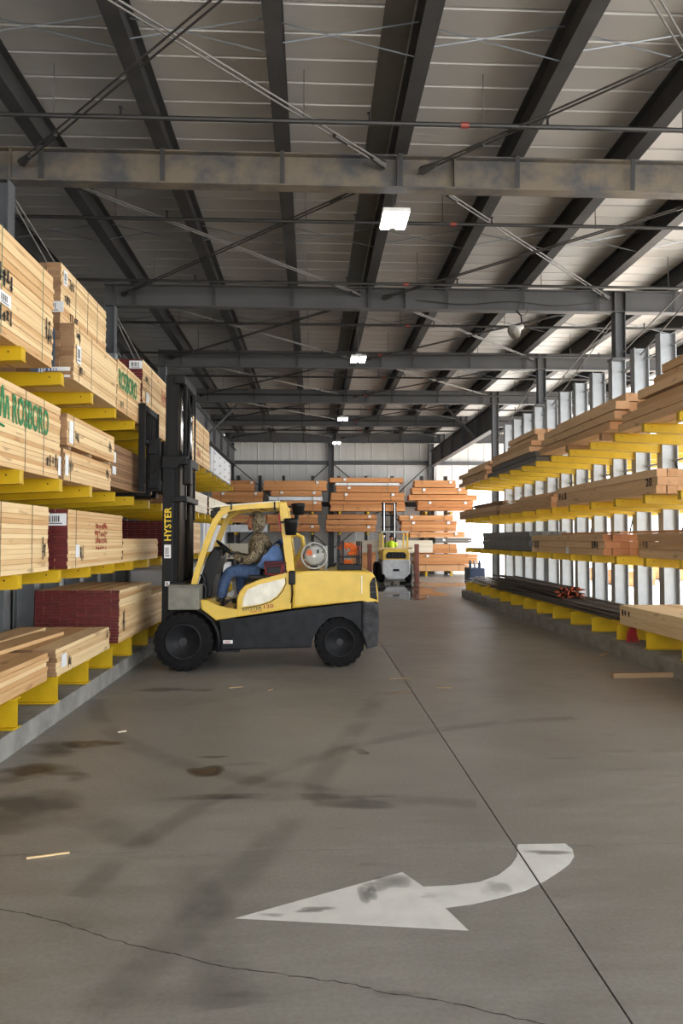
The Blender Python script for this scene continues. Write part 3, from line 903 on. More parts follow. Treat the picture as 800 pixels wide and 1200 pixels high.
def wrapped(label, x0, x1, y0, y1, z0, z1, marks=4, mat='wrap_white', group=None, seed=3):
    root = thing('wrapped_bundle', label, 'wrapped bundle', ((x0 + x1) / 2, (y0 + y1) / 2, z0), group)
    bm = bx(B(), x0, x1, y0, y1, z0, z1, .025)
    rnd = random.Random(seed)
    bmesh.ops.subdivide_edges(bm, edges=bm.edges[:], cuts=3, use_grid_fill=True)
    for v in bm.verts:
        v.co += Vector((rnd.uniform(-.008, .008), rnd.uniform(-.01, .01), rnd.uniform(-.006, .006) if v.co.z > z0 + .03 else 0))
    obj('wrapping', bm, mat, root)
    for i in range(marks):
        for r in range(3):
            paper = (x1 + .012, y0 + (y1 - y0) * (i + .5) / marks, z0 + (z1 - z0) * (r + .5) / 3)
            ink_mark(root, paper, .35, .06, '+X', 'wrap_blue', 5, seed + i * 3 + r)
    for y in (y0 + .3, y1 - .3):
        bm = B(); bx(bm, x1 + .008, x1 + .014, y - .01, y + .01, z0, z1 + .008); bx(bm, x0, x1 + .014, y - .01, y + .01, z1 + .008, z1 + .012)
        obj('strap', bm, 'string_dark', root)
    return root
wrapped('white plastic-wrapped lumber bundle with printed rows on the top left tier', -3.7, -2.6, 18.9, 23.4, T4, T4 + .66, 4)
# --- third tier
b = bundle('lumber bundle with large green tree logo and ROSBORO lettering, third left tier', -2.66, -1, 1.1, 3.2, 7.76, T3, 18, 0.0420, 6, PINE, False, (6.82, 7.28), 'string_dark', group=GL)
lettering('ROSBORO', .88, .27, 'ink_green', (-2.653, 6.52, T3 + .40), FACE_LEFT_RACK, b, 'green stencilled lettering')
# two pine-tree outlines of the mill mark
bm = B()
for cy, hh in ((6.30, .27), (6.40, .20)):
    for pts in ([(cy - .04, 0), (cy - .02, hh * .7), (cy, hh)], [(cy + .04, 0), (cy + .02, hh * .7), (cy, hh)]):
        tube(bm, [(-2.652, a, T3 + .42 + z) for a, z in pts], .009, 4)
tube(bm, [(-2.652, 6.22, T3 + .36), (-2.652, 6.34, T3 + .345)], .012, 4)
obj('printed_logo', bm, 'ink_green', b, label='green twin pine tree mark')
ink_mark(b, (-2.652, 7.5, T3 + .16), .3, .14, '+X'); paper_tag(b, (-2.65, 7.72, T3 + .14), .08, .2, '+X', bars=False)
b = bundle('lower shallow lumber bundle of two, third left tier', -2.63, -1, 1.1, 7.80, 9.60, T3, 8, 0.0420, 6, ('pine', 'pine_dull'), False, (8.0,), group=GL)
ink_mark(b, (-2.622, 8.0, T3 + .18), .16, .14, '+X'); ink_mark(b, (-2.622, 9.42, T3 + .2), .16, .12, '+X'); paper_tag(b, (-2.62, 7.86, T3 + .16), .1, .22, '+X', bars=False)
b = bundle('upper shallow lumber bundle of two, third left tier', -2.60, -1, 1.1, 7.80, 9.64, T3 + .375, 8, 0.0420, 6, ('pine', 'pine_dull'), False, (8.0,), group=GL)
for y in (7.95, 8.7, 9.5):
    obj('spacer_stick', bx(B(), -3.6, -2.62, y - .04, y + .04, T3 + .338, T3 + .374), 'scrap_wood', b)
paper_tag(b, (-2.59, 7.9, T3 + .52), .13, .24, '+X', bars=False); ink_mark(b, (-2.592, 8.1, T3 + .5), .14, .12, '+X'); ink_mark(b, (-2.592, 9.42, T3 + .54), .14, .14, '+X')
b = bundle('dark brown lumber bundle lifted on the forks, third left tier', -2.70, -1, 1.1, 9.78, 12.9, 2.616, 14, 0.0425, 8, ('pine_dull', 'pine_dull'), True, (), group=GL)
paper_tag(b, (-2.69, 9.98, 3.02), .16, .14, '+X', bars=False); paper_tag(b, (-2.69, 9.98, 2.84), .18, .11, '+X', bars=False)
bundle('lumber bundle behind the mast on the third left tier', -2.62, -1, 1.1, 13.0, 14.5, T3, 8, 0.0450, 5, PINE, True, group=GL)
b = bundle('white-faced lumber bundle past the mast, third left tier', -2.60, -1, 1.1, 14.7, 18.2, T3, 10, 0.0450, 5, ('whitewood', 'pine_dull'), True, (16.2,), group=GL)
ink_mark(b, (-2.592, 15.2, T3 + .22), .35, .25, '+X', n=3)
bundle('red-ended white lumber bundle at the far end of the third left tier', -2.60, -1, 1.1, 18.5, 22.6, T3, 10, 0.0450, 5, ('whitewood', 'red_end'), True, (19.5,), group=GL)
# --- second tier
b = bundle('pale lumber bundle on the second left tier nearest the camera', -2.66, -1, 1.1, 3.2, 7.46, T2, 14, 0.0460, 6, PINE, False, (6.32, 7.02), group=GL)
ink_mark(b, (-2.652, 7.32, T2 + .22), .1, .24, '+X', n=2)
b = bundle('lumber bundle with dark red end and red print, second left tier', -2.60, -1, 1.1, 7.86, 10.1, T2, 16, 0.0400, 8, PINE_RED, True, (8.12,), group=GL)
paper_tag(b, (-2.72, 7.845, T2 + .53), .22, .13, '-Y'); paper_tag(b, (-2.59, 8.16, T2 + .19), .13, .14, '+X', bars=False)
for r in range(3): ink_mark(b, (-2.592, 9.08, T2 + .30 + r * .09), .52, .075, '+X', 'ink_red', 7, r * 5)
ink_mark(b, (-2.592, 9.08, T2 + .21), .48, .04, '+X', 'ink_red', 6, 9); ink_mark(b, (-2.592, 8.32, T2 + .17), .13, .16, '+X', n=3)
b = bundle('small lumber bundle on the second left tier beside the mast', -2.62, -1, .9, 10.2, 12.5, T2, 8, 0.0410, 6, ('pine', 'pine_dull'), True, group=GL)
bundle('lumber bundle with a dark red end past the mast, second left tier', -2.62, -1, 1.1, 14.3, 17.2, T2, 16, 0.0425, 8, PINE_RED, True, group=GL)
wrapped('white-wrapped lumber bundle at the far end of the second left tier', -3.7, -2.6, 17.6, 22.0, T2, T2 + .72, 0, seed=8)
# --- bottom tier
b = bundle('shallow lumber stack on the bottom left arms nearest the camera', -2.66, -1, 1.15, 3.2, 7.5, T1, 6, 0.0460, 5, PINE, True, group=GL, jit=.03)
b = bundle('second lumber stack on the bottom left arms, with a white tag', -2.63, -1, 1.15, 7.64, 9.62, T1, 6, 0.0470, 5, ('pine', 'pine_dull'), True, group=GL, jit=.02)
paper_tag(b, (-2.62, 7.86, T1 + .14), .16, .14, '+X', bars=False); ink_mark(b, (-2.622, 8.05, T1 + .1), .1, .12, '+X'); ink_mark(b, (-2.622, 9.5, T1 + .2), .1, .12, '+X')
for k, (x0, x1, y0, y1, z, rz) in enumerate(((-3.62, -3.34, 6.6, 9.2, T1 + .284, -2), (-3.28, -3.0, 6.9, 8.8, T1 + .284, -4))):
    o = mk('loose_plank', board_mesh(x1 - x0, y1 - y0, .04, PINE), None, ((x0 + x1) / 2, (y0 + y1) / 2, z + .022), (0, 0, R(rz)))
    tag(o, ['wide loose plank on the second bottom stack, by the uprights', 'wide loose plank angled across the second bottom stack, nearer the aisle'][k], 'plank')
b = bundle('deep lumber bundle with a wide dark red end on the bottom left arms', -2.55, -1, 1.1, 9.78, 11.7, T1 + .04, 18, 0.0390, 10, PINE_RED, True, group=GL)
ink_mark(b, (-2.542, 10.0, T1 + .35), .1, .3, '+X', n=2)
bundle('lumber bundle on the bottom left arms behind the front wheel', -2.62, -1, 1.1, 11.9, 14.5, T1, 12, 0.0425, 6, ('pine', 'pine_dull'), True, group=GL)
wrapped('white-wrapped bundle on the bottom left arms beyond the forklift', -3.7, -2.58, 15.0, 19.0, T1, T1 + .80, 0, seed=12)
wrapped('white-wrapped bundle at the far end of the bottom left arms', -3.7, -2.58, 19.4, 23.5, T1, T1 + .7, 0, seed=14)

# --- right rack
RT1, RT2, RT3, RT4 = (t + .002 for t in (.49, 1.61, 2.58, 3.68))
FIR = ('fir', 'fir_end')
GR = 'timber packs on the right rack'
def loose(label, group, items, mats=FIR):
    """single heavy timbers: (x0, width, y0, y1, z0, height)"""
    for (x0, w, y0, y1, z0, h) in items:
        o = mk('timber', board_mesh(w, y1 - y0, h - .004, mats), None, (x0 + w / 2, (y0 + y1) / 2, z0 + h / 2))
        tag(o, label, 'timber', group)
LAYER = ['lowest', 'second', 'third', 'fourth', 'fifth', 'sixth', 'seventh']
def pile(words, group, x0, cols, w, y0, y1, z0, heights, mats=FIR, shift=(), ys=(), ye=(), seed=1):
    """layers of single timbers; every layer may be pushed back or shortened"""
    rnd = random.Random(seed)
    z = z0
    for li, h in enumerate(heights):
        dx = shift[li] if li < len(shift) else 0
        a = y0 + (ys[li] if li < len(ys) else 0); e = y1 + (ye[li] if li < len(ye) else 0)
        for c in range(cols):
            pos = ['aisle edge', 'second from the aisle', 'third from the aisle'][c]
            lb = '%s, %s layer, %s' % (words, LAYER[li], pos)
            loose(lb, group, [(x0 + dx + c * (w + .006) + (rnd.uniform(-.02, .02) if c == 0 else .02), w, a + rnd.uniform(-.08, .08), e + rnd.uniform(-.1, .1), z, h)], mats)
        z += h + (.012 if rnd.random() < .6 else .03)
pile('brown timber in the nearest top right pile', 'nearest top right timbers', 5.13, 2, .24, 6.6, 11.9, RT4, (.13, .13, .13, .14, .13, .13), shift=(0, .02, .10, .06, .18, .2), ye=(0, -.1, -.5, -.65, -1.0, -1.1), seed=3)
loose('dark sticker block under the second top right pile, nearer the camera', 'top right sticker blocks', [(5.2, .5, 12.75, 12.87, RT4, .13)], ('pine_dull', 'pine_dull'))
loose('dark sticker block under the second top right pile, farther back', 'top right sticker blocks', [(5.2, .5, 14.5, 14.62, RT4, .13)], ('pine_dull', 'pine_dull'))
pile('brown timber in the second top right pile', 'second top right timbers', 5.15, 3, .24, 12.1, 16.1, RT4 + .132, (.14, .14, .14, .14), shift=(.02, 0, .03, .22), ys=(.2, 0, 0, .1), ye=(.1, -.1, -.2, -.4), seed=5)
pile('grey weathered timber on the top right tier', 'weathered top right timbers', 5.14, 2, .3, 16.4, 20.9, RT4, (.12, .12), ('weathered', 'weathered'), ye=(0, -.4), seed=7)
pile('brown timber in the third top right pile', 'third top right timbers', 5.17, 2, .27, 17.0, 20.7, RT4 + .30, (.13, .13, .14, .13), shift=(0, .02, .2, .16), ye=(0, -.1, -1.1, -1.3), seed=9)
pile('brown timber in the farthest top right pile', 'farthest top right timbers', 5.10, 2, .27, 20.95, 24.8, RT4, (.12, .12, .12, .12), shift=(0, .05, -.02, .1), ys=(.2, .1, 0, 0), ye=(0, -.3, -.1, -.8), seed=11)
b = bundle('timber pack with clean end grain stamped 20, third right tier', 5.13, 1, .92, 10.55, 14.95, RT3, 3, .125, 6, FIR, True, (), group=GR, jit=.006)
lettering('20', .2, .13, 'ink', (5.127, 10.92, RT3 + .12), FACE_RIGHT_RACK, b); ink_mark(b, (5.122, 14.6, RT3 + .18), .5, .2, '-X', n=3)
b = bundle('timber pack in the middle of the third right tier', 5.14, 1, .9, 15.35, 19.6, RT3, 2, .12, 5, FIR, True, (), group=GR, jit=.04)
b = bundle('timber pack at the far end of the third right tier', 5.12, 1, .9, 19.9, 24.9, RT3, 2, .13, 5, ('fir', 'pine_dull'), True, (), group=GR, jit=.05)
for k in range(7):
    y0 = (15.4, 16.0, 15.7, 20.4, 20.0, 21.0, 20.7)[k]; L_ = (3.2, 3.0, 2.6, 4.2, 3.6, 3.0, 3.4)[k]
    zz = RT3 + (.246 if k < 3 else .268) + .045 * (k % 3 if k < 3 else (k - 3) % 4)
    o = mk('loose_plank', board_mesh(.2, L_, .04, FIR if k < 3 else ('pine_dull', 'pine_dull')), None, (5.35 + .05 * k if k < 3 else 5.2 + .06 * k, y0 + L_ / 2, zz + .021), (0, 0, R((-1.5, 1.2, 2, 1.5, -1, 2, 1)[k])))
    tag(o, ('%s loose plank on the pack in the middle of the third right tier' % ['lowest', 'middle', 'topmost'][k]) if k < 3 else ('%s loose dark plank on the far end pack, third right tier' % ['lowest', 'second', 'third', 'topmost'][k - 3]), 'plank', 'loose planks middle' if k < 3 else 'loose planks far end')
b = bundle('nearest timber pack on the second right tier', 5.15, 1, .92, 6.6, 11.25, RT2, 3, .127, 6, FIR, True, (), group=GR)
ink_mark(b, (5.142, 11.0, RT2 + .24), .2, .16, '-X', n=3)
b = bundle('timber pack with reddish end and stamped marks, second right tier', 5.13, 1, .92, 12.55, 16.7, RT2, 3, .127, 6, ('fir', 'cedar_end'), True, (14.5,), group=GR)
ink_mark(b, (5.122, 12.95, RT2 + .18), .3, .22, '-X', n=3); ink_mark(b, (5.122, 16.4, RT2 + .2), .4, .24, '-X', n=3); paper_tag(b, (5.12, 14.35, RT2 + .07), .14, .13, '-X', bars=False)
for k, (y0, y1) in enumerate(((8.6, 11.6), (12.0, 14.9))):
    o = mk('loose_plank', board_mesh(.3, y1 - y0, .035, ('cedar', 'cedar_end')), None, (5.33, (y0 + y1) / 2, RT2 + .381 + .0235))
    tag(o, ['red-brown plank lying on the nearest second-tier pack, right rack', 'red-brown plank lying on the reddish-ended pack, right rack'][k], 'plank')
b = bundle('grey metal stud bundle on the second right tier', 5.14, 1, .9, 16.95, 21.6, RT2 + .02, 4, .115, 9, ('metal_bundle', 'metal_bundle'), True, (17.6, 18.6, 19.6, 20.6), 'string_dark', group=GR, gap=.0015, name='metal_stud_bundle', cat='metal bundle')
tag(obj('black_sheet', bx(B(), 5.12, 6.1, 17.0, 23.6, RT2, RT2 + .018), 'black_plastic'), 'thin black sheet under the grey metal studs', 'sheet')
b = bundle('nearest pale two-row timber pack on the bottom right arms', 5.13, 1, 1.1, 6.6, 11.95, RT1, 2, .16, 5, ('pine', 'pine_end'), True, (), group=GR)
ink_mark(b, (5.122, 11.7, RT1 + .2), .34, .14, '-X', n=3)

def rods(label, n, x0, w, y0, y1, z0, mat, endmat, layers=3, r=.011, sag=.02, seed=1):
    root = thing('rebar_bundle', label, 'rebar', (x0 + w / 2, (y0 + y1) / 2, z0))
    rnd = random.Random(seed)
    for k in range(n):
        lay = k % layers
        x = x0 + w * rnd.random(); z = z0 + r + lay * r * 1.9
        L0, L1 = y0 + rnd.uniform(0, .25), y1 - rnd.uniform(0, .9)
        dx = rnd.uniform(-.12, .12)
        dx = max(x0 - x, min(x0 + w - x, dx))
        pts = [(x + dx * t + rnd.uniform(-.01, .01), L0 + (L1 - L0) * t, z + rnd.uniform(0, .012)) for t in (0, .2, .4, .6, .8, 1)]
        o = obj('rod', tube(B(), pts, r, 6), mat, root)
        if endmat:
            obj('painted_end', tube(B(), [(pts[0][0], pts[0][1] - .004, pts[0][2]), (pts[0][0], pts[0][1] + .06, pts[0][2])], r * 1.12, 6), endmat, o)
    return root
rods('long dark steel rods on the bottom right arms beside the pale timbers', 90, 5.13, .9, 12.05, 20.9, RT1, 'rebar', None, 5, .016, seed=2)
rods('dark rods with orange painted ends on the bottom right arms', 64, 5.18, .6, 15.1, 21.0, RT1 + .17, 'rebar', 'rebar_end', 7, .016, seed=5)
rods('tangle of grey rods at the far end of the bottom right arms', 40, 5.12, 0.8, 21.2, 24.1, RT1, 'galvanised', None, 6, .016, seed=9)
rg = thing('red_rag', 'red rag hanging between the bottom right arms', 'rag', (5.2, 11.62, .24))
bm = B()
for k in range(7):
    tube(bm, [(5.16 + .012 * k, 11.6 + .02 * (k % 3), .47), (5.13 + .02 * k, 11.63 + .02 * (k % 2), .36), (5.10 + .03 * k, 11.6 + .03 * (k % 3), .235)], [.02, .024, .018], 6)
obj('cloth', bm, 'rag_red', rg)

# --- packs on the rack in front of the back wall (boards lie across the hall)
CED = ('cedar', 'cedar_end')
YB = 37.3
back = [ # X0, X1, Z0, Z1, rows, materials, words
 (-4.15, -2.95, 4.37, 4.92, 3, CED, 'short cedar pack at the top left of the back wall'),
 (-5.1, -2.5, 3.80, 4.34, 3, CED, 'cedar pack below the short one, left end of the back wall'),
 (-2.45, .78, 4.42, 4.92, 3, CED, 'wide cedar pack at the top, left of the back wall column'),
 (-2.1, .50, 4.12, 4.40, 2, CED, 'second cedar pack from the top, left of the back wall column'),
 (-2.2, .55, 3.90, 4.10, 1, ('wrap_white', 'wrap_white'), 'white-wrapped pack between cedar packs, left of the back wall column'),
 (-1.85, .50, 3.36, 3.88, 3, CED, 'cedar pack under the white-wrapped one, left of the back wall column'),
 (-2.25, .32, 2.70, 3.18, 3, CED, 'upper cedar pack on the middle arms, left of the back wall column'),
 (-2.15, .40, 2.30, 2.66, 2, CED, 'lower cedar pack on the middle arms, left of the back wall column'),
 (-4.6, -2.3, 2.75, 3.15, 2, CED, 'cedar pack behind the overhead guard on the middle arms'),
 (-4.6, -2.25, 2.27, 2.65, 1, ('wrap_white', 'wrap_white'), 'white-wrapped pack behind the steering wheel'),
 (.92, 4.75, 4.84, 5.08, 1, CED, 'topmost wide cedar pack behind the small forklift mast'),
 (1.25, 4.55, 4.68, 4.82, 1, ('wrap_white', 'wrap_white'), 'thin white strip pack under the topmost cedar pack'),
 (1.25, 4.50, 4.34, 4.66, 2, CED, 'second cedar pack from the top behind the small forklift'),
 (1.0, 4.78, 3.90, 4.31, 2, CED, 'third cedar pack from the top behind the small forklift'),
 (.95, 4.82, 3.36, 3.87, 3, CED, 'fourth cedar pack from the top behind the small forklift'),
 (.80, 3.35, 2.94, 3.18, 1, CED, 'upper short cedar pack left of the small forklift mast'),
 (.75, 3.35, 2.66, 2.90, 2, CED, 'middle short cedar pack left of the small forklift mast'),
 (.75, 3.30, 2.30, 2.63, 2, CED, 'lower short cedar pack left of the small forklift mast'),
 (5.35, 7.5, 4.60, 4.96, 2, CED, 'topmost cedar pack right of the small forklift'),
 (5.2, 8.1, 4.24, 4.57, 2, CED, 'second cedar pack from the top right of the small forklift'),
 (5.05, 8.6, 3.92, 4.21, 2, CED, 'third cedar pack from the top right of the small forklift'),
 (5.5, 8.4, 3.40, 3.89, 3, CED, 'fourth cedar pack from the top right of the small forklift'),
 (4.55, 7.35, 2.88, 3.14, 2, CED, 'fifth cedar pack from the top right of the small forklift'),
 (4.65, 7.5, 2.32, 2.85, 3, CED, 'sixth cedar pack from the top right of the small forklift'),
 (5.05, 7.9, 2.00, 2.28, 2, CED, 'seventh cedar pack from the top right of the small forklift'),
 (6.4, 8.3, 1.72, 1.97, 2, ('weathered', 'weathered'), 'grey weathered pack right of the small forklift'),
 (5.4, 7.5, 1.18, 1.66, 2, CED, 'cedar pack under the grey weathered pack'),
 (5.3, 8.6, .60, 1.14, 3, CED, 'wide cedar pack second from the floor at the back right'),
 (5.4, 8.1, .26, .57, 1, ('fir_end', 'fir_end'), 'pale pink pack lowest at the back right'),
 (2.0, 3.3, .30, 1.3, 4, CED, 'low cedar pack left of the small forklift'),
 (-4.6, -2.4, .9, 1.7, 2, ('whitewood', 'whitewood'), 'white pack low at the back left behind the driver'),
 (-2.1, .2, .40, 1.1, 3, CED, 'low cedar pack behind the yellow forklift hood'),
]
for (x0, x1, z0, z1, rows, mats, lb) in back:
    root = thing('lumber_pack', lb, 'lumber bundle', ((x0 + x1) / 2, YB + .5, z0), 'packs along the back wall')
    stack_boards(root, YB, 1, 1.0, x0, x1, z0, rows, (z1 - z0) / rows, 4, mats, False, .03, 'X', .03, .007)
    for t in (.18, .82):
        xx = x0 + (x1 - x0) * t
        obj('strap', bx(B(), xx - .012, xx + .012, YB - .014, YB - .008, z0, z1), 'string_dark', root)
        if _brnd.random() < .6: paper_tag(root, (xx + .1, YB - .008, z1 - .1), .14, .12, '-Y', bars=False)
rk = thing('wall_rack', 'dark uprights with yellow arm stubs carrying the packs along the back wall', 'storage rack', (1.5, 38.8, 0))
for x in (-3.9, -2.75, -1.5, .05, 1.45, 2.9, 4.3, 5.9, 7.2):
    u = obj('upright', icol(B(), x, 38.75, .16, .3, 0, 5.3, .014), 'steel_column', rk)
    for z in ((.24, 3.33) if x > 4 else (2.26, 3.33)):
        obj('arm', bx(B(), x - .05, x + .05, 37.15, 38.6, z - .13, z - .004), 'rack_yellow', u)
    if x > 4: obj('leg', bx(B(), x - .05, x + .05, 37.2, 37.35, 0, .12), 'rack_yellow', u)

# ================================================================== the yellow forklift
FK = thing('forklift', 'large yellow and black forklift with raised mast, driver aboard, beside the left rack', 'forklift', (-.7, 11.5, 0))
YN, YF = 10.74, 12.28
def wheel(root, name, cx, cz, r, y0, y1, out, lugs=22):
    """tyre with shoulder lugs, dished rim and hub; out = -1 when the outer face looks to -Y"""
    w = y1 - y0; yc = (y0 + y1) / 2
    bm = B()
    ri = r * .60
    p = [(ri, -w * .42), (ri * 1.05, -w * .5), (r * .80, -w * .5), (r * .93, -w * .46), (r * .965, -w * .36), (r * .965, w * .36), (r * .93, w * .46), (r * .80, w * .5), (ri * 1.05, w * .5), (ri, w * .42)]
    lathe(bm, p, (cx, yc, cz), 'Y', 40)
    for k in range(lugs):
        for side in (-1, 1):
            t = 2 * PI * (k + (.5 if side > 0 else 0)) / lugs
            dt = PI / lugs * .62
            vs = []
            for rr in (r * .93, r):
                for (tt, ya) in ((t - dt, side * w * .04), (t + dt, side * w * .04), (t + dt * .8, side * w * .49), (t - dt * .8, side * w * .49)):
                    r2 = rr if abs(ya) < w * .3 else rr * .985
                    vs.append(bm.verts.new((cx + r2 * math.cos(tt), yc + ya, cz + r2 * math.sin(tt))))
            for f in ((0, 1, 2, 3), (7, 6, 5, 4), (0, 4, 5, 1), (1, 5, 6, 2), (2, 6, 7, 3), (3, 7, 4, 0)): bm.faces.new([vs[i] for i in f])
            # lug carried down over the shoulder
            vs = []
            for rr, ya in ((r * .83, side * w * .485), (r * .985, side * w * .47)):
                for tt, ex in ((t - dt * .7, 0), (t + dt * .7, 0), (t + dt * .7, .012), (t - dt * .7, .012)):
                    vs.append(bm.verts.new((cx + rr * math.cos(tt), yc + ya + side * ex, cz + rr * math.sin(tt))))
            for f in ((0, 1, 2, 3), (7, 6, 5, 4), (0, 4, 5, 1), (1, 5, 6, 2), (2, 6, 7, 3), (3, 7, 4, 0)): bm.faces.new([vs[i] for i in f])
    t_ = obj(name, bm, 'rubber', root)
    yo = yc + out * w * .5
    bm = B()
    o = -out
    lathe(bm, [(ri * 1.03, o * .012), (ri * 1.03, -o * .004), (ri * .92, -o * .006), (ri * .86, o * .05), (ri * .5, o * .06), (ri * .44, o * .02), (ri * .30, o * .012), (ri * .28, o * .1)], (cx, yo, cz), 'Y', 32)
    rim = obj('rim', bm, 'rim_grey', t_, True)
    bm = B()
    for k in range(6):
        t = 2 * PI * k / 6
        lathe(bm, [(.016, o * .03), (.016, o * .062)], (cx + ri * .68 * math.cos(t), yo, cz + ri * .68 * math.sin(t)), 'Y', 6)
    lathe(bm, [(ri * .22, -o * .012), (ri * .22, o * .03)], (cx, yo, cz), 'Y', 16)
    obj('hub', bm, 'counterweight_grey', t_)
    return t_
wheel(FK, 'front_wheel', -1.84, .43, .43, 10.55, 10.88, -1)
wheel(FK, 'front_wheel', -1.84, .43, .43, 12.14, 12.47, 1)
wheel(FK, 'rear_wheel', .42, .375, .375, 10.84, 11.12, -1, 20)
wheel(FK, 'rear_wheel', .42, .375, .375, 11.90, 12.18, 1, 20)
obj('axle', tube(B(), [(-1.84, 10.8, .43), (-1.84, 12.2, .43)], .11, 12), 'black_paint', FK)
obj('axle', tube(B(), [(.42, 11.0, .375), (.42, 12.0, .375)], .08, 12), 'black_paint', FK)
# chassis side, black, with the rear wheel arch cut out
ch = [(-1.347, 0.701), (-0.312, 0.846), (0.746, 0.980), (0.746, 0.516), (0.620, 0.704), (0.443, 0.780), (0.254, 0.756), (0.103, 0.619), (0.015, 0.457), (-0.009, 0.307), (-1.320, 0.278)]
obj('chassis', prism(B(), ch, YN + .02, YF - .02, 'XZ', .018), 'chassis_black', FK)
cwt = [(0.750, 0.980), (0.898, 0.998), (0.993, 0.941), (0.999, 0.602), (0.973, 0.326), (0.821, 0.277), (0.750, 0.515)]
obj('counterweight', prism(B(), cwt, YN + .0, YF - .0, 'XZ', .04, 0, 3), 'counterweight_grey', FK)
bm = B()
bx(bm, -2.14, -1.30, 10.92, 12.10, .24, .92, .02); bx(bm, -1.34, -1.25, YN + .03, YF - .03, .27, .72)
obj('front_frame', bm, 'chassis_black', FK)
st = obj('step', bx(B(), -1.37, -1.05, YN - .03, YN + .16, .255, .285, .006), 'black_paint', FK)
obj('step_plate', prism(B(), [(-1.347, 0.713), (-1.099, 0.762), (-1.159, 0.401), (-1.308, 0.377)], YN + .005, YN + .02, 'XZ', .004), 'black_paint', FK)
# front fender arch
def arch(cx, cz, r, t0, t1, y0, y1, th=.022, n=16):
    bm = B(); rings = []
    for k in range(n + 1):
        t = R(t0 + (t1 - t0) * k / n)
        rings.append([bm.verts.new((cx + rr * math.cos(t), yy, cz + rr * math.sin(t))) for rr, yy in ((r, y0), (r + th, y0), (r + th, y1), (r, y1))])
    for a, c in zip(rings, rings[1:]):
        for k in range(4): bm.faces.new((a[k], a[(k + 1) % 4], c[(k + 1) % 4], c[k]))
    bm.faces.new(rings[0]); bm.faces.new(rings[-1][::-1])
    return bm
obj('fender', arch(-1.84, .41, .49, 118, -16, 10.58, 11.0, .028), 'black_plastic', FK, True)
obj('fender', arch(-1.84, .41, .49, 118, -16, 12.02, 12.44, .028), 'black_plastic', FK, True)
bx1 = obj('side_box', bx(B(), -2.06, -1.62, 10.56, 10.93, .885, 1.215, .012), 'toolbox', FK)
obj('box_lid', bx(B(), -2.075, -1.61, 10.55, 10.94, 1.216, 1.24, .006), 'toolbox', bx1)
# yellow front cowl and cab floor
cowl = [(-1.629, 1.013), (-1.536, 1.013), (-1.361, 0.913), (-1.074, 0.874), (-1.086, 0.762), (-1.397, 0.713), (-1.609, 0.876)]
obj('front_cowl', prism(B(), cowl, YN, YF, 'XZ', .014), 'yellow_paint', FK)
obj('cab_floor', bx(B(), -1.62, -1.0, YN + .03, YF - .03, .86, .885), 'black_plastic', FK)
# seat deck / side panel
sd = [(-1.092, 0.759), (-1.100, 1.011), (-1.063, 1.124), (-0.976, 1.224), (-0.752, 1.311), (-0.388, 1.404), (-0.301, 1.429), (-0.299, 0.877)]
obj('side_panel', prism(B(), sd, YN, YF, 'XZ', .022, 0, 3), 'yellow_paint', FK)
cr_ = [(-1.018, 0.911), (-0.994, 1.061), (-0.939, 1.161), (-0.776, 1.236), (-0.394, 1.329), (-0.388, 1.260), (-0.438, 1.159), (-0.513, 1.066), (-0.613, 0.997), (-0.750, 0.948)]
obj('cream_insert', prism(B(), cr_, YN - .012, YN + .02, 'XZ', .006), 'cream_panel', FK)
seam = [(-0.381, 1.335), (-0.375, 1.247), (-0.425, 1.141), (-0.500, 1.047), (-0.606, 0.978), (-0.763, 0.929), (-1.025, 0.886)]
obj('panel_seam', tube(B(), [(x, YN - .004, z) for x, z in seam], .006, 5), 'black_plastic', FK)
# engine hood
hd = [(-0.288, 1.429), (0.090, 1.434), (0.797, 1.433), (0.899, 1.408), (0.949, 1.345), (0.981, 1.168), (0.997, 0.960), (0.898, 1.011), (0.746, 0.993), (-0.287, 0.877)]
hood = obj('hood', prism(B(), hd, YN + .01, YF - .01, 'XZ', .05, 0, 4), 'yellow_paint', FK)
gr = obj('grille', prism(B(), [(0.861, 1.244), (0.905, 1.326), (0.943, 1.345), (0.974, 1.004), (0.867, 1.036)], YN + .0, YN + .06, 'XZ', .006), 'black_plastic', FK)
for v0, v1, z in ((0, 0, 1.27), (0, 0, 1.19), (0, 0, 1.11)):
    obj('grille_slat', bx(B(), .875, .955, YN - .006, YN + .004, z, z + .018), 'counterweight_grey', gr)
obj('reflector_strip', bx(B(), .735, .75, YN + .004, YN + .012, 1.10, 1.36), 'cream_panel', hood)
lt = obj('hood_latch', bx(B(), -.335, -.235, YN - .05, YN + .0, 1.235, 1.44, .02), 'black_plastic', FK)
obj('latch_strap', tube(B(), [(-.29, YN - .02, 1.25), (-.275, YN - .02, 1.1), (-.30, YN - .012, .97)], .012, 6), 'black_plastic', lt)
# lettering on the side: the maker's name, the size in red and a small red word under it
lettering('HYSTER', .28, .046, 'letter_dark', (-1.0, YN - .001, .843), FACE_CAMERA, FK, 'dark lettering').rotation_euler = (R(90), R(-6.5), 0)
lettering('120', .14, .055, 'letter_red', (-.695, YN - .001, .882), FACE_CAMERA, FK, 'red number').rotation_euler = (R(90), R(-6.5), 0)
lettering('FORTIS', .18, .024, 'letter_red', (-.90, YN - .001, .822), FACE_CAMERA, FK, 'small red word').rotation_euler = (R(90), R(-6.5), 0)
paper_tag(FK, (-1.22, YN + .004, .40), .14, .05, '-Y', 'warning_label', True, 'letter_red')
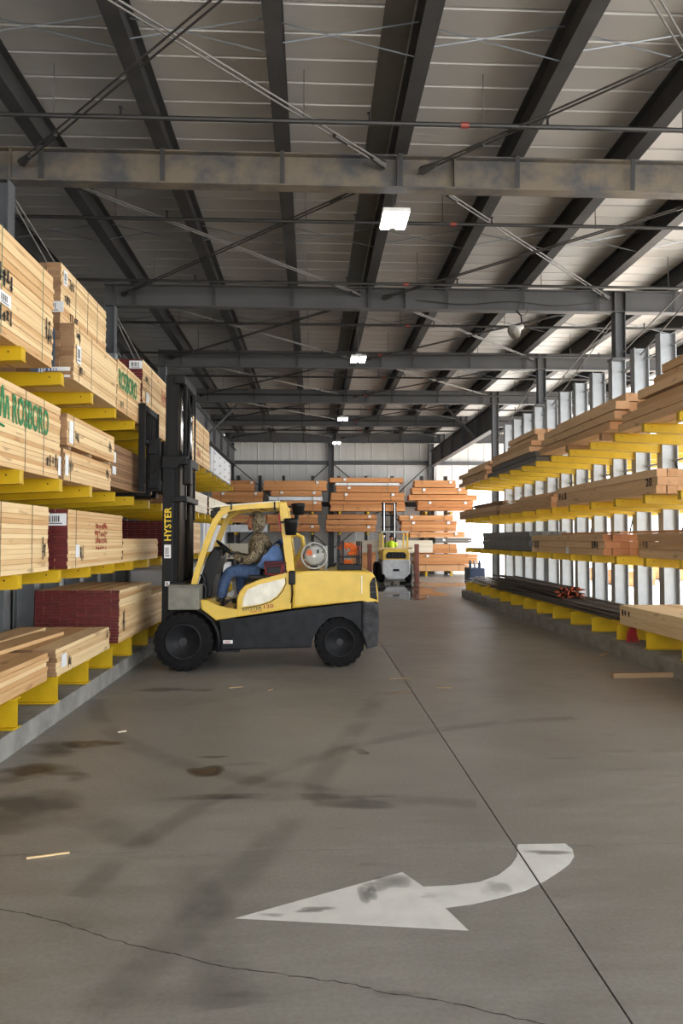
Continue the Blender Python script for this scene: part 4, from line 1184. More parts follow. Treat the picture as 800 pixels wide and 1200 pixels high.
# overhead guard
gp = [(-1.754, 1.151), (-1.688, 1.425), (-1.615, 1.650), (-1.517, 1.951), (-1.431, 2.165), (-1.345, 2.290), (-1.220, 2.360), (-1.032, 2.385), (-0.744, 2.405), (-0.492, 2.418), (-0.404, 2.406)]
for y in (10.86, 12.10):
    obj('guard_side_rail', sweep_rect(B(), [(x, y, z) for x, z in gp], .085, .075), 'yellow_paint', FK)
    obj('guard_rear_pillar', prism(B(), [(-0.492, 2.456), (-0.373, 2.456), (-0.250, 1.435), (-0.263, 1.397), (-0.363, 1.398), (-0.402, 1.674)], y - .05, y + .05, 'XZ', .012), 'yellow_paint', FK)
zt = (-0.819, 2.405)[1]
for x in (-1.16, -.98, -.80, -.62):
    obj('guard_bar', bx(B(), x, x + .05, 10.9, 12.06, zt - .03, zt + .01), 'yellow_paint', FK)
obj('guard_crossbar', bx(B(), -1.36, -1.27, 10.88, 12.08, zt - .07, zt), 'yellow_paint', FK)
obj('guard_crossbar', bx(B(), -.46, -.38, 10.88, 12.08, zt - .05, zt + .02), 'yellow_paint', FK)
obj('guard_cover', prism(B(), [(-1.533, 2.372), (-1.420, 2.401), (-0.819, 2.448), (-0.480, 2.474), (-0.480, 2.461), (-0.819, 2.433), (-1.420, 2.378), (-1.520, 2.353)], 10.80, 12.16, 'XZ'), 'cream_panel', FK)
for x in (-1.20, -.56): obj('cover_clip', bx(B(), x, x + .022, 10.79, 10.90, zt - .07, zt + .055, .004), 'black_plastic', FK)
wl_ = obj('work_light', bx(B(), -1.50, -1.40, 10.83, 10.93, 2.22, 2.33, .015), 'black_plastic', FK)
obj('bracket', bx(B(), -1.46, -1.36, 10.86, 10.88, 2.33, 2.37), 'black_plastic', wl_)
# rear lamps: bucket shaped, black
def lamp(x0, x1, z0, z1, y):
    xm = (x0 + x1) / 2; r = (x1 - x0) / 2
    bm = lathe(B(), [(r * .62, 0), (r * .78, .012), (r * .95, (z1 - z0) * .75), (r, (z1 - z0) * .8), (r, z1 - z0), (r * .8, z1 - z0 + .01)], (xm, y, z0), 'Z', 18)
    o = obj('rear_lamp', bm, 'black_plastic', FK, True)
    obj('bracket', bx(B(), x0 - .05, xm, y - .02, y + .02, z1 - .06, z1 - .03), 'black_paint', o)
lamp(-.41, -.20, 1.96, 2.20, 10.74); lamp(-.31, -.095, 2.27, 2.44, 11.05)
obj('lamp_stem', tube(B(), [(-.22, 11.05, 2.28), (-.24, 11.0, 2.1), (-.36, 10.95, 2.05)], .035, 8), 'black_plastic', FK)
obj('red_strap', prism(B(), [(-0.523, 2.304), (-0.492, 2.304), (-0.459, 2.014), (-0.491, 2.014)], 11.3, 11.33, 'XZ'), 'red_paint', FK)
# gas tank across the hood
tk = obj('gas_tank', lathe(B(), [(.02, 0), (.10, .005), (.145, .03), (.16, .08), (.16, .85), (.14, .9), (.02, .93)], (.04, 10.98, 1.655), 'Y', 28), 'tank_grey', FK, True)
bm = B()
tube(bm, [(.04 + .192 * math.cos(2 * PI * k / 32), 10.95, 1.655 + .192 * math.sin(2 * PI * k / 32)) for k in range(33)], .014, 8, False)
for k in range(4): tube(bm, [(.04 + .19 * math.cos(PI * k / 2 + .4), 10.95, 1.655 + .19 * math.sin(PI * k / 2 + .4)), (.04 + .14 * math.cos(PI * k / 2 + .4), 11.02, 1.655 + .14 * math.sin(PI * k / 2 + .4))], .012, 6)
obj('tank_collar', bm, 'tank_grey', tk, True)
obj('tank_valve', lathe(B(), [(.045, -.03), (.045, .02)], (-.03, 10.98, 1.70), 'Y', 12), 'orange', tk)
obj('tank_valve', lathe(B(), [(.028, -.03), (.028, .02)], (.04, 10.98, 1.65), 'Y', 10), 'white_paint', tk)
obj('gauge', bx(B(), .085, .11, 10.965, 10.985, 1.69, 1.75), 'black_plastic', tk)
ck_ = bx(B(), -.02, .12, 11.0, 11.7, 1.435, 1.50, .01); bx(ck_, .0, .10, 10.98, 11.05, 1.38, 1.46)
obj('tank_cradle', ck_, 'black_paint', FK)
obj('tank_bracket', bx(B(), .205, .25, 11.2, 11.25, 1.44, 1.80), 'tank_grey', FK)
obj('rear_handle', tube(B(), [(-.33, 12.02, 1.50), (-.22, 12.02, 1.62), (-.13, 12.02, 1.78), (-.15, 12.02, 1.93), (-.25, 12.02, 1.98), (-.36, 12.02, 1.96)], .035, 8), 'yellow_paint', FK)
obj('rear_handle', tube(B(), [(-.52, 12.02, 1.72), (-.42, 12.02, 1.93)], .035, 8), 'yellow_paint', FK)
obj('hose', tube(B(), [(.24, 11.1, 1.46), (.3, 11.1, 1.52), (.34, 11.05, 1.50), (.37, 11.05, 1.54)], .015, 6), 'black_plastic', FK)
# instrument cowl and steering
dash = [(-1.735, 1.014), (-1.699, 1.250), (-1.614, 1.500), (-1.553, 1.675), (-1.466, 1.788), (-1.379, 1.738), (-1.390, 1.612), (-1.476, 1.350), (-1.523, 1.013)]
obj('dash_cowl', prism(B(), dash, 11.05, 11.95, 'XZ', .03), 'black_plastic', FK)
for (u_, y, zz) in ((-1.62, 10.98, 1.28), (-1.60, 10.96, 1.16)):
    obj('lever', tube(B(), [(u_, y, zz - .2), (u_ + .02, y, zz), (u_ - .02, y, zz + .1)], .03, 8), 'black_plastic', FK)
swc = Vector((-1.33, 11.42, 1.75)); ax = Vector((.66, 0, .75)).normalized(); e1 = Vector((0, 1, 0)); e2 = ax.cross(e1)
bm = B()
ringp = [swc + (e1 * math.cos(2 * PI * k / 28) + e2 * math.sin(2 * PI * k / 28)) * .19 for k in range(29)]
tube(bm, ringp, .017, 8, False)
for k in range(3):
    t = 2 * PI * k / 3 + .5
    tube(bm, [swc - ax * .03, swc + (e1 * math.cos(t) + e2 * math.sin(t)) * .185], .013, 6)
sw = obj('steering_wheel', bm, 'black_plastic', FK, True)
obj('steering_column', tube(B(), [swc - ax * .02, swc - ax * .38], [.035, .05], 10), 'black_plastic', FK)
# seat
s_ = obj('seat', bx(B(), -1.02, -.46, 11.15, 11.72, 1.16, 1.29, .04), 'seat_vinyl', FK)
obj('backrest', prism(B(), [(-.62, 1.27), (-.46, 1.27), (-.34, 1.78), (-.42, 1.84), (-.50, 1.78)], 11.15, 11.72, 'XZ', .035), 'seat_vinyl', s_)
obj('seat_rail', bx(B(), -.98, -.50, 11.2, 11.66, 1.08, 1.16), 'black_paint', s_)
obj('armrest', bx(B(), -.95, -.52, 11.02, 11.12, 1.30, 1.36, .02), 'seat_vinyl', s_)

# mast: outer and raised inner stage, cylinders, chains, cross ties
for y, s in ((10.96, 1), (11.94, -1)):
    bm = B()
    prism(bm, [(-2.22, y - .05), (-2.07, y - .05), (-2.07, y - .035), (-2.205, y - .035), (-2.205, y + .05), (-2.22, y + .05)] if s > 0 else
              [(-2.22, y + .05), (-2.22, y - .05), (-2.205, y - .05), (-2.205, y + .035), (-2.07, y + .035), (-2.07, y + .05)], .30, 3.1, 'XY')
    obj('mast_outer_rail', bm, 'black_paint', FK)
    y2 = y + s * .025
    obj('mast_inner_rail', ibeam(B(), 'Y', 0, 1, 0, 0, 1, 1) if False else icol(B(), -2.10, y2, .19, .06, .75, 4.37, .016), 'black_paint', FK)
    cyl = obj('lift_cylinder', tube(B(), [(-1.97, y2 + s * .03, .5), (-1.97, y2 + s * .03, 2.95), (-1.97, y2 + s * .03, 3.0)], [.055, .055, .045], 14), 'dark_bronze', FK, True)
    obj('chrome_rod', tube(B(), [(-1.97, y2 + s * .03, 2.9), (-1.97, y2 + s * .03, 4.32)], .026, 12), 'chrome', cyl, True)
    obj('lift_chain', bx(B(), -1.915, -1.895, y2 + s * .06, y2 + s * .06 + .05, 2.2, 4.25), 'black_plastic', FK)
    obj('rail_edge', bx(B(), -2.068, -2.06, y - .05, y - .04, .4, 3.1), 'counterweight_grey', FK)
for z, h_ in ((4.24, .13), (3.02, .13), (2.46, .09), (1.15, .12)):
    bm = bx(B(), -2.06 if z > 3.5 else -2.10, -1.90 if z > 3.5 else -1.86, 10.90, 12.0, z, z + h_, .01)
    obj('mast_crosstie', bm, 'black_paint', FK)
obj('tie_bracket', prism(B(), [(-2.23, 2.96), (-2.02, 2.96), (-1.94, 3.06), (-1.86, 3.10), (-1.86, 3.14), (-2.23, 3.14)], 10.87, 10.905, 'XZ', .006), 'black_paint', FK)
obj('hose_guard', bx(B(), -1.93, -1.81, 10.95, 11.10, 2.72, 3.12, .02), 'black_plastic', FK)
obj('hose', tube(B(), [(-1.88, 11.1, 3.1), (-1.86, 11.12, 3.8), (-1.92, 11.15, 4.2)], .018, 6), 'black_plastic', FK)
lettering('HYSTER', .50, .105, 'letter_yellow', (-2.088, 10.908, 1.88), FACE_MAST, FK, 'yellow upright lettering')
paper_tag(FK, (-2.14, 10.907, 1.72), .10, .20, '-Y', 'warning_label'); paper_tag(FK, (-2.14, 10.907, 1.24), .07, .07, '-Y', 'warning_label')
# carriage, load backrest and forks, raised to the third tier
cg = obj('carriage', bx(B(), -2.46, -2.30, 10.98, 11.92, 2.66, 2.80, .01), 'black_paint', FK)
obj('carriage_bar', bx(B(), -2.46, -2.34, 10.98, 11.92, 3.18, 3.30, .01), 'black_paint', cg)
for y in (11.0, 11.3, 11.6, 11.84): obj('carriage_plate', bx(B(), -2.44, -2.28, y, y + .05, 2.62, 3.42, .008), 'black_paint', cg)
obj('shift_cylinder', tube(B(), [(-2.40, 10.96, 2.95), (-2.40, 11.9, 2.95)], .05, 10), 'black_plastic', cg)
lb_ = obj('load_backrest', bx(B(), -2.60, -2.50, 10.96, 11.0, 2.62, 3.95, .006), 'black_paint', FK)
obj('side_plate', bx(B(), -2.60, -2.50, 11.92, 11.96, 2.62, 3.95, .006), 'black_paint', lb_)
obj('top_bar', bx(B(), -2.59, -2.52, 11.0, 11.92, 3.86, 3.94), 'black_paint', lb_)
obj('lower_bar', bx(B(), -2.59, -2.52, 11.0, 11.92, 3.36, 3.42), 'black_paint', lb_)
for k in range(6): obj('backrest_bar', bx(B(), -2.57, -2.54, 11.10 + .14 * k, 11.125 + .14 * k, 3.40, 3.88), 'black_paint', lb_)
for y in (11.15, 11.62):
    f_ = obj('fork', bx(B(), -3.75, -2.48, y, y + .13, 2.555, 2.605, .008), 'black_paint', FK)
    obj('fork_shank', bx(B(), -2.53, -2.47, y, y + .13, 2.57, 3.32, .006), 'black_paint', f_)
    obj('fork_bolt', tube(B(), [(-2.5, 10.955, 2.72), (-2.5, 10.95, 2.72)], .014, 8), 'galvanised', f_)

# things carried on the forklift
cb = thing('cooler_bag', 'maroon and black soft cooler bag beside the seat', 'bag', (-.57, 10.9, 1.36))
obj('body', bx(B(), -.70, -.385, 10.80, 10.97, 1.345, 1.55, .03), 'maroon', cb)
obj('lid', bx(B(), -.71, -.375, 10.79, 10.975, 1.53, 1.575, .018), 'maroon', cb)
obj('front_pocket', bx(B(), -.66, -.45, 10.785, 10.80, 1.385, 1.49, .006), 'black_plastic', cb)
obj('piping', tube(B(), [(-.69, 10.79, 1.50), (-.67, 10.79, 1.40), (-.60, 10.79, 1.375), (-.46, 10.79, 1.39), (-.43, 10.79, 1.53)], .008, 5), 'red_paint', cb)
obj('base', bx(B(), -.705, -.38, 10.80, 10.97, 1.335, 1.37, .01), 'black_plastic', cb)
dj = thing('denim_jacket', 'light blue denim jacket draped over the seat back', 'jacket', (-.5, 11.2, 1.45))
bm = B()
nx, ny = 14, 10
grid = []
rnd = random.Random(9)
for i in range(nx + 1):
    row = []
    for j in range(ny + 1):
        t = i / nx; w = j / ny
        x = -.80 + .44 * t; 
        z = 1.47 + .42 * math.sin(min(t * 1.35, 1) * PI / 2) - (.30 * max(t - .74, 0) / .26) - .04 * abs(w - .5)
        y = 11.02 + .42 * w
        n_ = .022 * math.sin(9 * t + 5 * w) + .016 * math.sin(17 * w + 3 * t)
        row.append(bm.verts.new((x + n_, y, z + n_)))
    grid.append(row)
for i in range(nx):
    for j in range(ny): bm.faces.new((grid[i][j], grid[i + 1][j], grid[i + 1][j + 1], grid[i][j + 1]))
bmesh.ops.solidify(bm, geom=bm.faces[:], thickness=.03)
obj('cloth', bm, 'denim_light', dj, True)
bm = B()   # near side hanging down beside the seat back
pts = [(-0.840, 1.499), (-0.715, 1.624), (-0.628, 1.762), (-0.566, 1.819), (-0.477, 1.787), (-0.439, 1.662), (-0.426, 1.548), (-0.590, 1.536), (-0.740, 1.448)]
prism(bm, pts, 10.98, 11.06, 'XZ', .03)
for v in bm.verts: v.co.y += .02 * math.sin(v.co.x * 40) 
obj('hanging_side', bm, 'denim_light', dj, True)

crt = thing('binder_crate', 'black steel crate of orange load binders on the forklift hood', 'crate', (.58, 11.2, 1.44))
obj('base', bx(B(), .40, .76, 11.0, 11.45, 1.435, 1.52, .006), 'black_paint', crt)
for x in (.40, .47, .70, .745):
    for y in (11.0, 11.42): obj('post', bx(B(), x, x + .022, y, y + .025, 1.5, 1.87), 'black_paint', crt)
obj('shelf', bx(B(), .40, .76, 11.0, 11.45, 1.62, 1.64), 'black_paint', crt)
for k, (x, y, z, a) in enumerate(((.46, 11.05, 1.78, 10), (.56, 11.08, 1.80, -25), (.66, 11.05, 1.77, 15), (.50, 11.25, 1.80, 40), (.64, 11.28, 1.8, -30), (.54, 11.1, 1.56, 0), (.62, 11.1, 1.70, 20))):
    bm = B(); L_ = .07
    c, s = math.cos(R(a)), math.sin(R(a))
    tube(bm, [(x - L_ * c, y, z - L_ * s), (x, y + .01, z), (x + L_ * c, y, z + L_ * s)], [.028, .042, .024], 6)
    tube(bm, [(x + L_ * c, y, z + L_ * s), (x + L_ * c * 1.2, y, z + L_ * s - .03), (x + L_ * c, y, z + L_ * s - .06)], .012, 5)
    obj('load_binder', bm, 'orange', crt)
for k, (x, y) in enumerate(((.45, 11.02), (.70, 11.03))): obj('chain', tube(B(), [(x, y, 1.86), (x + .02, y, 1.7), (x, y, 1.56)], .016, 5), 'brown_steel', crt)

# ================================================================== people
def skinned(name, verts, edges, mat, parent, sub=2, root_i=0):
    """verts: (x, y, z, radius[, radius2])"""
    me = bpy.data.meshes.new(name)
    me.from_pydata([v[:3] for v in verts], edges, [])
    o = mk(name, me, parent)
    me.materials.append(M(mat))
    md = o.modifiers.new('skin', 'SKIN')
    md.use_smooth_shade = True
    sv = me.skin_vertices[0].data
    for i, v in enumerate(verts):
        sv[i].radius = (v[3], v[4] if len(v) > 4 else v[3])
        sv[i].use_root = (i == root_i)
    sd_ = o.modifiers.new('sub', 'SUBSURF'); sd_.levels = sub; sd_.render_levels = sub
    return o

def head(parent, c, mat='skin', scale=1.0, face='-X'):
    """ellipsoid skull with brow, nose, chin, ears; faces -X or +Y"""
    bm = B()
    bmesh.ops.create_uvsphere(bm, u_segments=20, v_segments=14, radius=1)
    for v in bm.verts:
        x, y, z = v.co
        f = max(0, -x)                                   # facing -X
        px = x * .098; py = y * .076; pz = z * .118
        if z < -.1: px += -.012 * f; py *= 1 - .25 * min(1, -z)     # jaw
        if f > .8 and abs(y) < .22 and -.25 < z < .12: px -= .024 * (1 - abs(y) / .22)   # nose
        if f > .6 and .05 < z < .3 and .2 < abs(y) < .6: px += .008  # eye sockets
        v.co = (px * scale, py * scale, pz * scale)
    for s in (-1, 1):
        r = bmesh.ops.create_uvsphere(bm, u_segments=8, v_segments=6, radius=1)
        for v in r['verts']: v.co = (v.co.x * .018 + .012, v.co.y * .008 + s * .077, v.co.z * .032 - .004)
    if face == '+Y':
        for v in bm.verts: v.co = (v.co.y, -v.co.x, v.co.z)
    for v in bm.verts: v.co += Vector(c)
    return obj('head', bm, mat, parent, True)

def hand_chain(root, palm, fingers_dir, curl, side, mat, parent, s=1.0):
    """palm plus five fingers of unequal length, bent round a bar"""
    px = Vector(root); d = Vector(palm) - px
    ax = Vector(fingers_dir).normalized(); cv = Vector(curl).normalized(); sd = Vector(side).normalized()
    verts = [(*px, .024 * s, .020 * s), (*(px + d * .5), .030 * s, .020 * s), (*(px + d), .034 * s, .017 * s)]
    edges = [(0, 1), (1, 2)]
    o = skinned('hand', verts, edges, mat, parent, 1)
    for k, (off, ln) in enumerate(((-.030, .062), (-.010, .072), (.010, .068), (.029, .054))):
        b0 = px + d + sd * off * s
        f = [b0, b0 + ax * ln * .45 * s + cv * .008, b0 + ax * ln * .75 * s + cv * .03 * s, b0 + ax * ln * .6 * s + cv * .055 * s]
        skinned('finger', [(*q, .0095 * s) for q in f], [(0, 1), (1, 2), (2, 3)], mat, o, 1)
    b0 = px + d * .35 - sd * .03 * s
    f = [b0, b0 - sd * .025 * s + ax * .02 * s, b0 - sd * .02 * s + ax * .05 * s + cv * .02 * s]
    skinned('thumb', [(*q, .011 * s) for q in f], [(0, 1), (1, 2)], mat, o, 1)
    return o

PS = thing('person', 'driver in camouflage hooded jacket and blue jeans, seated at the wheel of the yellow forklift', 'person', (-.8, 11.43, 1.29))
YC = 11.43
hip = (-0.813, 11.43, 1.420); che = (-0.908, 11.43, 1.794)
# jacket: trunk and both arms, one surface
V = [(hip[0], YC, hip[2] + .03, .175, .19), (-.77, YC, 1.56, .225, .215), (-.79, YC, 1.73, .24, .225), (-.82, YC, 1.90, .20, .21), (-.85, YC, 2.02, .135, .135),
     (-.82, YC - .18, 1.87, .125), (-.82, YC - .28, 1.70, .112), (-.92, YC - .29, 1.57, .092), (-1.06, YC - .24, 1.595, .076), (-1.19, YC - .18, 1.645, .058),
     (-.84, YC + .18, 1.88, .088), (-.90, YC + .27, 1.70, .078), (-1.0, YC + .27, 1.60, .072), (-1.12, YC + .22, 1.63, .06), (-1.22, YC + .17, 1.68, .05)]
E_ = [(0, 1), (1, 2), (2, 3), (3, 4), (3, 5), (5, 6), (6, 7), (7, 8), (8, 9), (3, 10), (10, 11), (11, 12), (12, 13), (13, 14)]
skinned('jacket', V, E_, 'camouflage', PS, 2)
# jeans: pelvis and legs
V = [(-.76, YC, 1.40, .14, .165), (-.86, YC - .10, 1.385, .14), (-1.08, YC - .16, 1.415, .118), (-1.27, YC - .19, 1.42, .10), (-1.33, YC - .19, 1.26, .094), (-1.375, YC - .19, 1.06, .084), (-1.385, YC - .19, .99, .084),
     (-.86, YC + .10, 1.385, .125), (-1.02, YC + .14, 1.41, .115), (-1.13, YC + .17, 1.39, .10), (-1.11, YC + .18, 1.2, .094), (-1.10, YC + .18, 1.0, .084)]
E_ = [(0, 1), (1, 2), (2, 3), (3, 4), (4, 5), (5, 6), (0, 7), (7, 8), (8, 9), (9, 10), (10, 11)]
skinned('jeans', V, E_, 'denim', PS, 2)
for (x, y) in ((-1.40, YC - .19), (-1.10, YC + .18)):
    skinned('boot', [(x + .03, y, 1.02, .060), (x + .03, y, .945, .058), (x - .06, y, .93, .050, .046), (x - .17, y, .922, .042, .038)], [(0, 1), (1, 2), (2, 3)], 'boot', PS, 2)
head(PS, (-0.903, 11.43, 2.168))
# hood and cap round the head
hc = Vector((-0.870, 11.43, 2.169))
bm = B()
bmesh.ops.create_uvsphere(bm, u_segments=24, v_segments=16, radius=1)
dele = [f for f in bm.faces if f.calc_center_median().x < -.38 and -.8 < f.calc_center_median().z < .5]
bmesh.ops.delete(bm, geom=dele, context='FACES')
for v in bm.verts:
    v.co = Vector((v.co.x * .142 + .012, v.co.y * .128, v.co.z * .165 + .012 - .03 * max(0, -v.co.z))) + hc
bmesh.ops.solidify(bm, geom=bm.faces[:], thickness=.012)
obj('hood', bm, 'camouflage', PS, True)
obj('cap_brim', prism(B(), [(hc.x - .10, hc.y - .07), (hc.x - .165, hc.y - .05), (hc.x - .185, hc.y), (hc.x - .165, hc.y + .05), (hc.x - .10, hc.y + .07)], hc.z + .052, hc.z + .062, 'XY'), 'camouflage', PS)
skinned('beard', [(hc.x - .095, hc.y, hc.z - .055, .03, .045), (hc.x - .09, hc.y, hc.z - .10, .032, .04), (hc.x - .08, hc.y, hc.z - .125, .02, .03)], [(0, 1), (1, 2)], 'beard', PS, 1)
for s in (-1, 1):
    bm = B(); bmesh.ops.create_uvsphere(bm, u_segments=8, v_segments=6, radius=.009)
    for v in bm.verts: v.co += hc + Vector((-.096, s * .032, .018))
    obj('eye', bm, 'ink', PS, True)
hand_chain((-1.17, YC - .17, 1.645), (-1.235, YC - .155, 1.665), (-.9, .1, .15), (.1, 0, -1), (0, 1, 0), 'glove', PS)
hand_chain((-1.21, YC + .165, 1.685), (-1.26, YC + .15, 1.71), (-.9, 0, .2), (.1, 0, -1), (0, 1, 0), 'glove', PS)
obj('belt', tube(B(), [(-.64, YC - .17, 1.36), (-.78, YC - .195, 1.45), (-.92, YC - .15, 1.49)], .02, 6), 'black_plastic', PS)

# ================================================================== the small forklift at the back, seen from behind
F2 = thing('forklift', 'smaller yellow forklift with pale counterweight at the back, seen from behind', 'forklift', (3.72, 32.6, 0))
cx = 3.70; y0 = 31.7
for s in (-1, 1):
    wheel(F2, 'rear_wheel', cx + s * .62, .36, .36, 0, 0.001, -1) if False else None
    bm = B()
    r, w = .40, .26
    xo = cx + s * .60
    lathe(bm, [(r * .55, -w * .5), (r * .85, -w * .5), (r, -w * .38), (r, w * .38), (r * .85, w * .5), (r * .55, w * .5)], (xo, y0 + .55, r), 'X', 28)
    t_ = obj('rear_wheel', bm, 'rubber', F2)
    obj('rim', lathe(B(), [(r * .56, -s * .02), (r * .5, s * .10), (r * .2, s * .12)], (xo, y0 + .55, r), 'X', 20), 'rim_grey', t_)
    bm = B(); lathe(bm, [(r * .55, -.18), (r * .9, -.18), (r * 1.08, -.12), (r * 1.08, .12), (r * .9, .18), (r * .55, .18)], (cx + s * .62, y0 + 2.2, r * 1.08), 'X', 28)
    obj('front_wheel', bm, 'rubber', F2)
cwp = [(-.62, .40), (-.62, .92), (-.55, 1.02), (.55, 1.02), (.62, .92), (.62, .40), (.42, .30), (.36, .14), (-.36, .14), (-.42, .30)]
obj('counterweight', prism(B(), [(cx + a, b_) for a, b_ in cwp], y0, y0 + .5, 'XZ', .06, 0, 3), 'counterweight_silver', F2)
obj('tow_slot', bx(B(), cx - .14, cx + .14, y0 - .006, y0 + .05, .50, .60), 'black_plastic', F2)
obj('body', bx(B(), cx - .56, cx + .56, y0 + .45, y0 + 2.3, .35, 1.0, .03), 'black_paint', F2)
hd2 = [(-.60, 1.0), (-.60, 1.36), (-.52, 1.46), (.52, 1.46), (.60, 1.36), (.60, 1.0)]
obj('hood', prism(B(), [(cx + a, b_) for a, b_ in hd2], y0 + .03, y0 + 1.1, 'XZ', .05, 0, 3), 'yellow_paint', F2)
gl = obj('radiator_grille', prism(B(), [(cx - .42, 1.06), (cx - .46, 1.2), (cx - .36, 1.34), (cx + .36, 1.34), (cx + .46, 1.2), (cx + .42, 1.06)], y0 + .0, y0 + .06, 'XZ', .01), 'black_plastic', F2)
for k in range(5): obj('grille_bar', bx(B(), cx - .3 + .14 * k, cx - .28 + .14 * k, y0 - .012, y0, 1.08, 1.32), 'counterweight_grey', gl)
for s in (-1, 1):
    obj('guard_post', bx(B(), cx + s * .55 - .04, cx + s * .55 + .04, y0 + .35, y0 + .45, 1.4, 2.2), 'yellow_paint', F2)
    obj('guard_post', bx(B(), cx + s * .55 - .03, cx + s * .55 + .03, y0 + 1.75, y0 + 1.83, 1.0, 2.2), 'yellow_paint', F2)
    obj('tail_light', bx(B(), cx + s * .47 - .05, cx + s * .47 + .05, y0 + .30, y0 + .36, 2.08, 2.18, .01), 'orange' if s > 0 else 'black_plastic', F2)
obj('guard_roof', bx(B(), cx - .64, cx + .64, y0 + .32, y0 + 1.9, 2.2, 2.27, .015), 'counterweight_silver', F2)
for s in (-1, 1):
    obj('mast_rail', icol(B(), cx + s * .30 - .05, y0 + 2.35, .07, .12, .2, 3.65, .014), 'black_paint', F2)
    obj('mast_rail', bx(B(), cx + s * .20 - .07, cx + s * .20 - .03, y0 + 2.3, y0 + 2.4, .3, 3.6), 'black_paint', F2)
    obj('chrome_rod', tube(B(), [(cx + s * .25 - .05, y0 + 2.25, 2.0), (cx + s * .25 - .05, y0 + 2.25, 3.6)], .022, 8), 'chrome', F2)
for z in (2.45, 3.0, 3.55): obj('mast_crosstie', bx(B(), cx - .42, cx + .32, y0 + 2.28, y0 + 2.42, z, z + .06), 'black_paint', F2)
obj('carriage', bx(B(), cx - .55, cx + .45, y0 + 2.45, y0 + 2.52, 1.2, 1.32), 'black_paint', F2)
for s in (-1, 1): obj('fork', bx(B(), cx + s * .35 - .06, cx + s * .35 + .06, y0 + 2.5, y0 + 3.7, 1.22, 1.27), 'black_paint', F2)
obj('seat', bx(B(), cx - .28, cx + .28, y0 + 1.12, y0 + 1.6, 1.0, 1.36, .03), 'seat_vinyl', F2)
P2 = thing('person', 'driver in a bright yellow high-visibility vest on the small forklift', 'person', (cx - .1, y0 + 1.0, 1.5))
x2, y2, z2 = cx - .06, y0 + 1.38, 1.36
skinned('vest', [(x2, y2, z2 + .06, .16), (x2, y2, z2 + .22, .17), (x2, y2, z2 + .40, .17, .12), (x2, y2, z2 + .49, .07)], [(0, 1), (1, 2), (2, 3)], 'hivis', P2, 2)
for s in (-1, 1):
    skinned('sleeve', [(x2 + s * .17, y2, z2 + .42, .065), (x2 + s * .26, y2 + .08, z2 + .25, .055), (x2 + s * .20, y2 + .30, z2 + .22, .045)], [(0, 1), (1, 2)], 'hivis', P2, 2)
    skinned('trouser_leg', [(x2 + s * .08, y2, z2 + .08, .10), (x2 + s * .12, y2 + .40, z2 + .10, .085), (x2 + s * .12, y2 + .5, z2 - .3, .07)], [(0, 1), (1, 2)], 'denim', P2, 2)
    hand_chain((x2 + s * .20, y2 + .30, z2 + .22), (x2 + s * .19, y2 + .36, z2 + .23), (0, 1, 0), (0, 0, -1), (1, 0, 0), 'skin', P2)
head(P2, (x2, y2, z2 + .60), 'skin', 1, '+Y')
bm = B(); bmesh.ops.create_uvsphere(bm, u_segments=16, v_segments=10, radius=1)
bmesh.ops.delete(bm, geom=[v for v in bm.verts if v.co.z < -.05], context='VERTS')
for v in bm.verts: v.co = Vector((x2 + v.co.x * .10, y2 + v.co.y * .12, z2 + .63 + v.co.z * .11))
obj('cap', bm, 'counterweight_grey', P2, True)
# its load and the two brown stakes
b = thing('lumber_bundle', 'pale lumber bundle carried crosswise by the small forklift', 'lumber bundle', (3.6, 34.6, 1.28))
stack_boards(b, 34.25, 1, 1.0, 2.0, 5.75, 1.275, 5, .115, 4, ('whitewood', 'whitewood'), True, .02, 'X')
o = mk('loose_plank', board_mesh(.24, 1.5, .07, PINE), None, (3.68, 31.9, 1.51), (0, 0, R(90))); tag(o, 'pale planks laid across the small forklift hood', 'plank')
for x, lb in ((2.52, 'left'), (4.58, 'right')):
    p = thing('steel_stake', 'red-brown steel post standing just %s of the small forklift' % lb, 'post', (x, 31.5, 0))
    obj('post', bx(B(), x - .09, x + .09, 31.42, 31.6, 0.02, 1.70, .01), 'brown_steel', p)
    obj('base_plate', bx(B(), x - .16, x + .16, 31.35, 31.67, 0, .02), 'brown_steel', p)

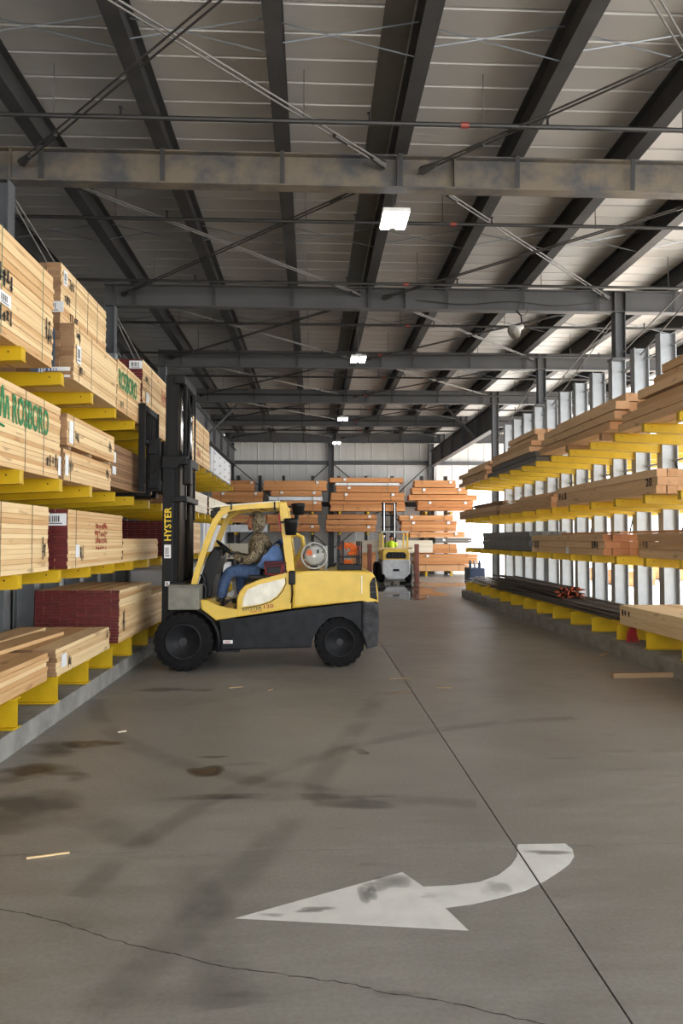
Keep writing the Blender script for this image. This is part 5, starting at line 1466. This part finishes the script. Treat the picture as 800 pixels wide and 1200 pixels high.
# ================================================================== small things
def stick(label, p, q, w, h, mat, cat='stick', name='wood_scrap'):
    p, q = Vector(p), Vector(q)
    L_ = (q - p).length
    o = mk(name, board_mesh(w, L_, h, (mat, mat)), None, ((p + q) / 2)[:], (0, 0, math.atan2(q.y - p.y, q.x - p.x) - PI / 2))
    tag(o, label, cat)
stick('long rough wood strip lying on the floor at the right edge', (4.12, 9.85, .035), (6.2, 9.98, .035), .07, .066, 'scrap_wood')
stick('short wood offcut behind the long strip at the right edge', (5.10, 10.25, .03), (5.6, 10.5, .03), .07, .055, 'fir_end')
stick('thin splinter on the floor by the right kerb', (4.72, 11.75, .006), (5.02, 12.1, .006), .022, .01, 'pine')
stick('thin splinter on the near left floor by the joint', (-1.69, 4.46, .006), (-1.46, 4.53, .006), .012, .009, 'pine')
for k, (x, y, a, L_) in enumerate(((-1.05, 9.4, 20, .18), (.95, 9.0, 5, .3), (1.05, 9.9, 12, .35), (1.6, 9.3, -4, .2), (-.55, 9.2, 60, .12), (-1.9, 7.3, 30, .08))):
    stick(['brown splinter on the floor near the front wheel', 'brown splinter on the floor by the long joint', 'longer brown splinter on the floor behind the rear wheel', 'brown splinter right of the long floor joint', 'tiny splinter on the floor under the driver', 'white chip on the floor beside the left kerb'][k],
          (x, y, .005), (x + L_ * math.cos(R(a)), y + L_ * math.sin(R(a)), .005), .018, .008, 'scrap_wood' if k < 5 else 'whitewood')
tag(obj('teal_strap', prism(B(), [(-2.74, 6.10), (-2.60, 6.14), (-2.58, 6.18), (-2.66, 6.19), (-2.75, 6.17)], .201, .216, 'XY', .004), 'teal'), 'teal plastic strap end on the left kerb edge', 'strap')
# equipment standing past the right rack end
ct = thing('equipment_cart', 'dark blue equipment cart past the far end of the right rack', 'cart', (6.3, 27.6, 0))
obj('body', bx(B(), 5.95, 6.55, 27.2, 28.1, .18, .82, .03), 'blue_dark', ct)
for x in (6.02, 6.48):
    for y in (27.3, 28.0): obj('caster', lathe(B(), [(.08, -.03), (.08, .03)], (x, y, .085), 'X', 14), 'rubber', ct)
    obj('handle', tube(B(), [(x, 27.2, .8), (x, 27.15, 1.05), (x, 27.6, 1.08)], .02, 6), 'galvanised', ct)
for k, x in enumerate((6.05, 6.22, 6.4)): obj('bottle', lathe(B(), [(.06, 0), (.06, .18), (.03, .24), (.03, .28)], (x, 27.5, .82), 'Z', 12), 'counterweight_silver' if k % 2 else 'blue_dark', ct)
# lumber standing outside in the yard
for k, (x, y, w, h_, L_) in enumerate(((14.5, 18.0, 1.2, .8, 4.5), (15.5, 24.5, 1.2, 1.1, 5.0), (13.6, 31.5, 1.2, .6, 4.0), (15.8, 21.2, 1.2, .5, 1.4), (17.5, 36.0, 1.2, 1.3, 5.0))):
    root = thing('lumber_bundle', ['nearest lumber pile outside in the bright yard', 'tall brown lumber pile outside, second from the camera', 'low lumber pile outside past the right rack end', 'short low lumber pile outside between two longer piles', 'farthest and tallest lumber pile outside in the yard'][k], 'lumber bundle', (x, y, -.06), 'lumber outside')
    stack_boards(root, x - w / 2, 1, w, y - L_ / 2, y + L_ / 2, -.02, 4, h_ / 4, 4, CED if k % 2 == 0 else FIR, True)
    for yy in (-.35, .35): obj('bunk', bx(B(), x - w / 2, x + w / 2, y + yy * L_ - .05, y + yy * L_ + .05, -.06, -.02), 'scrap_wood', root)
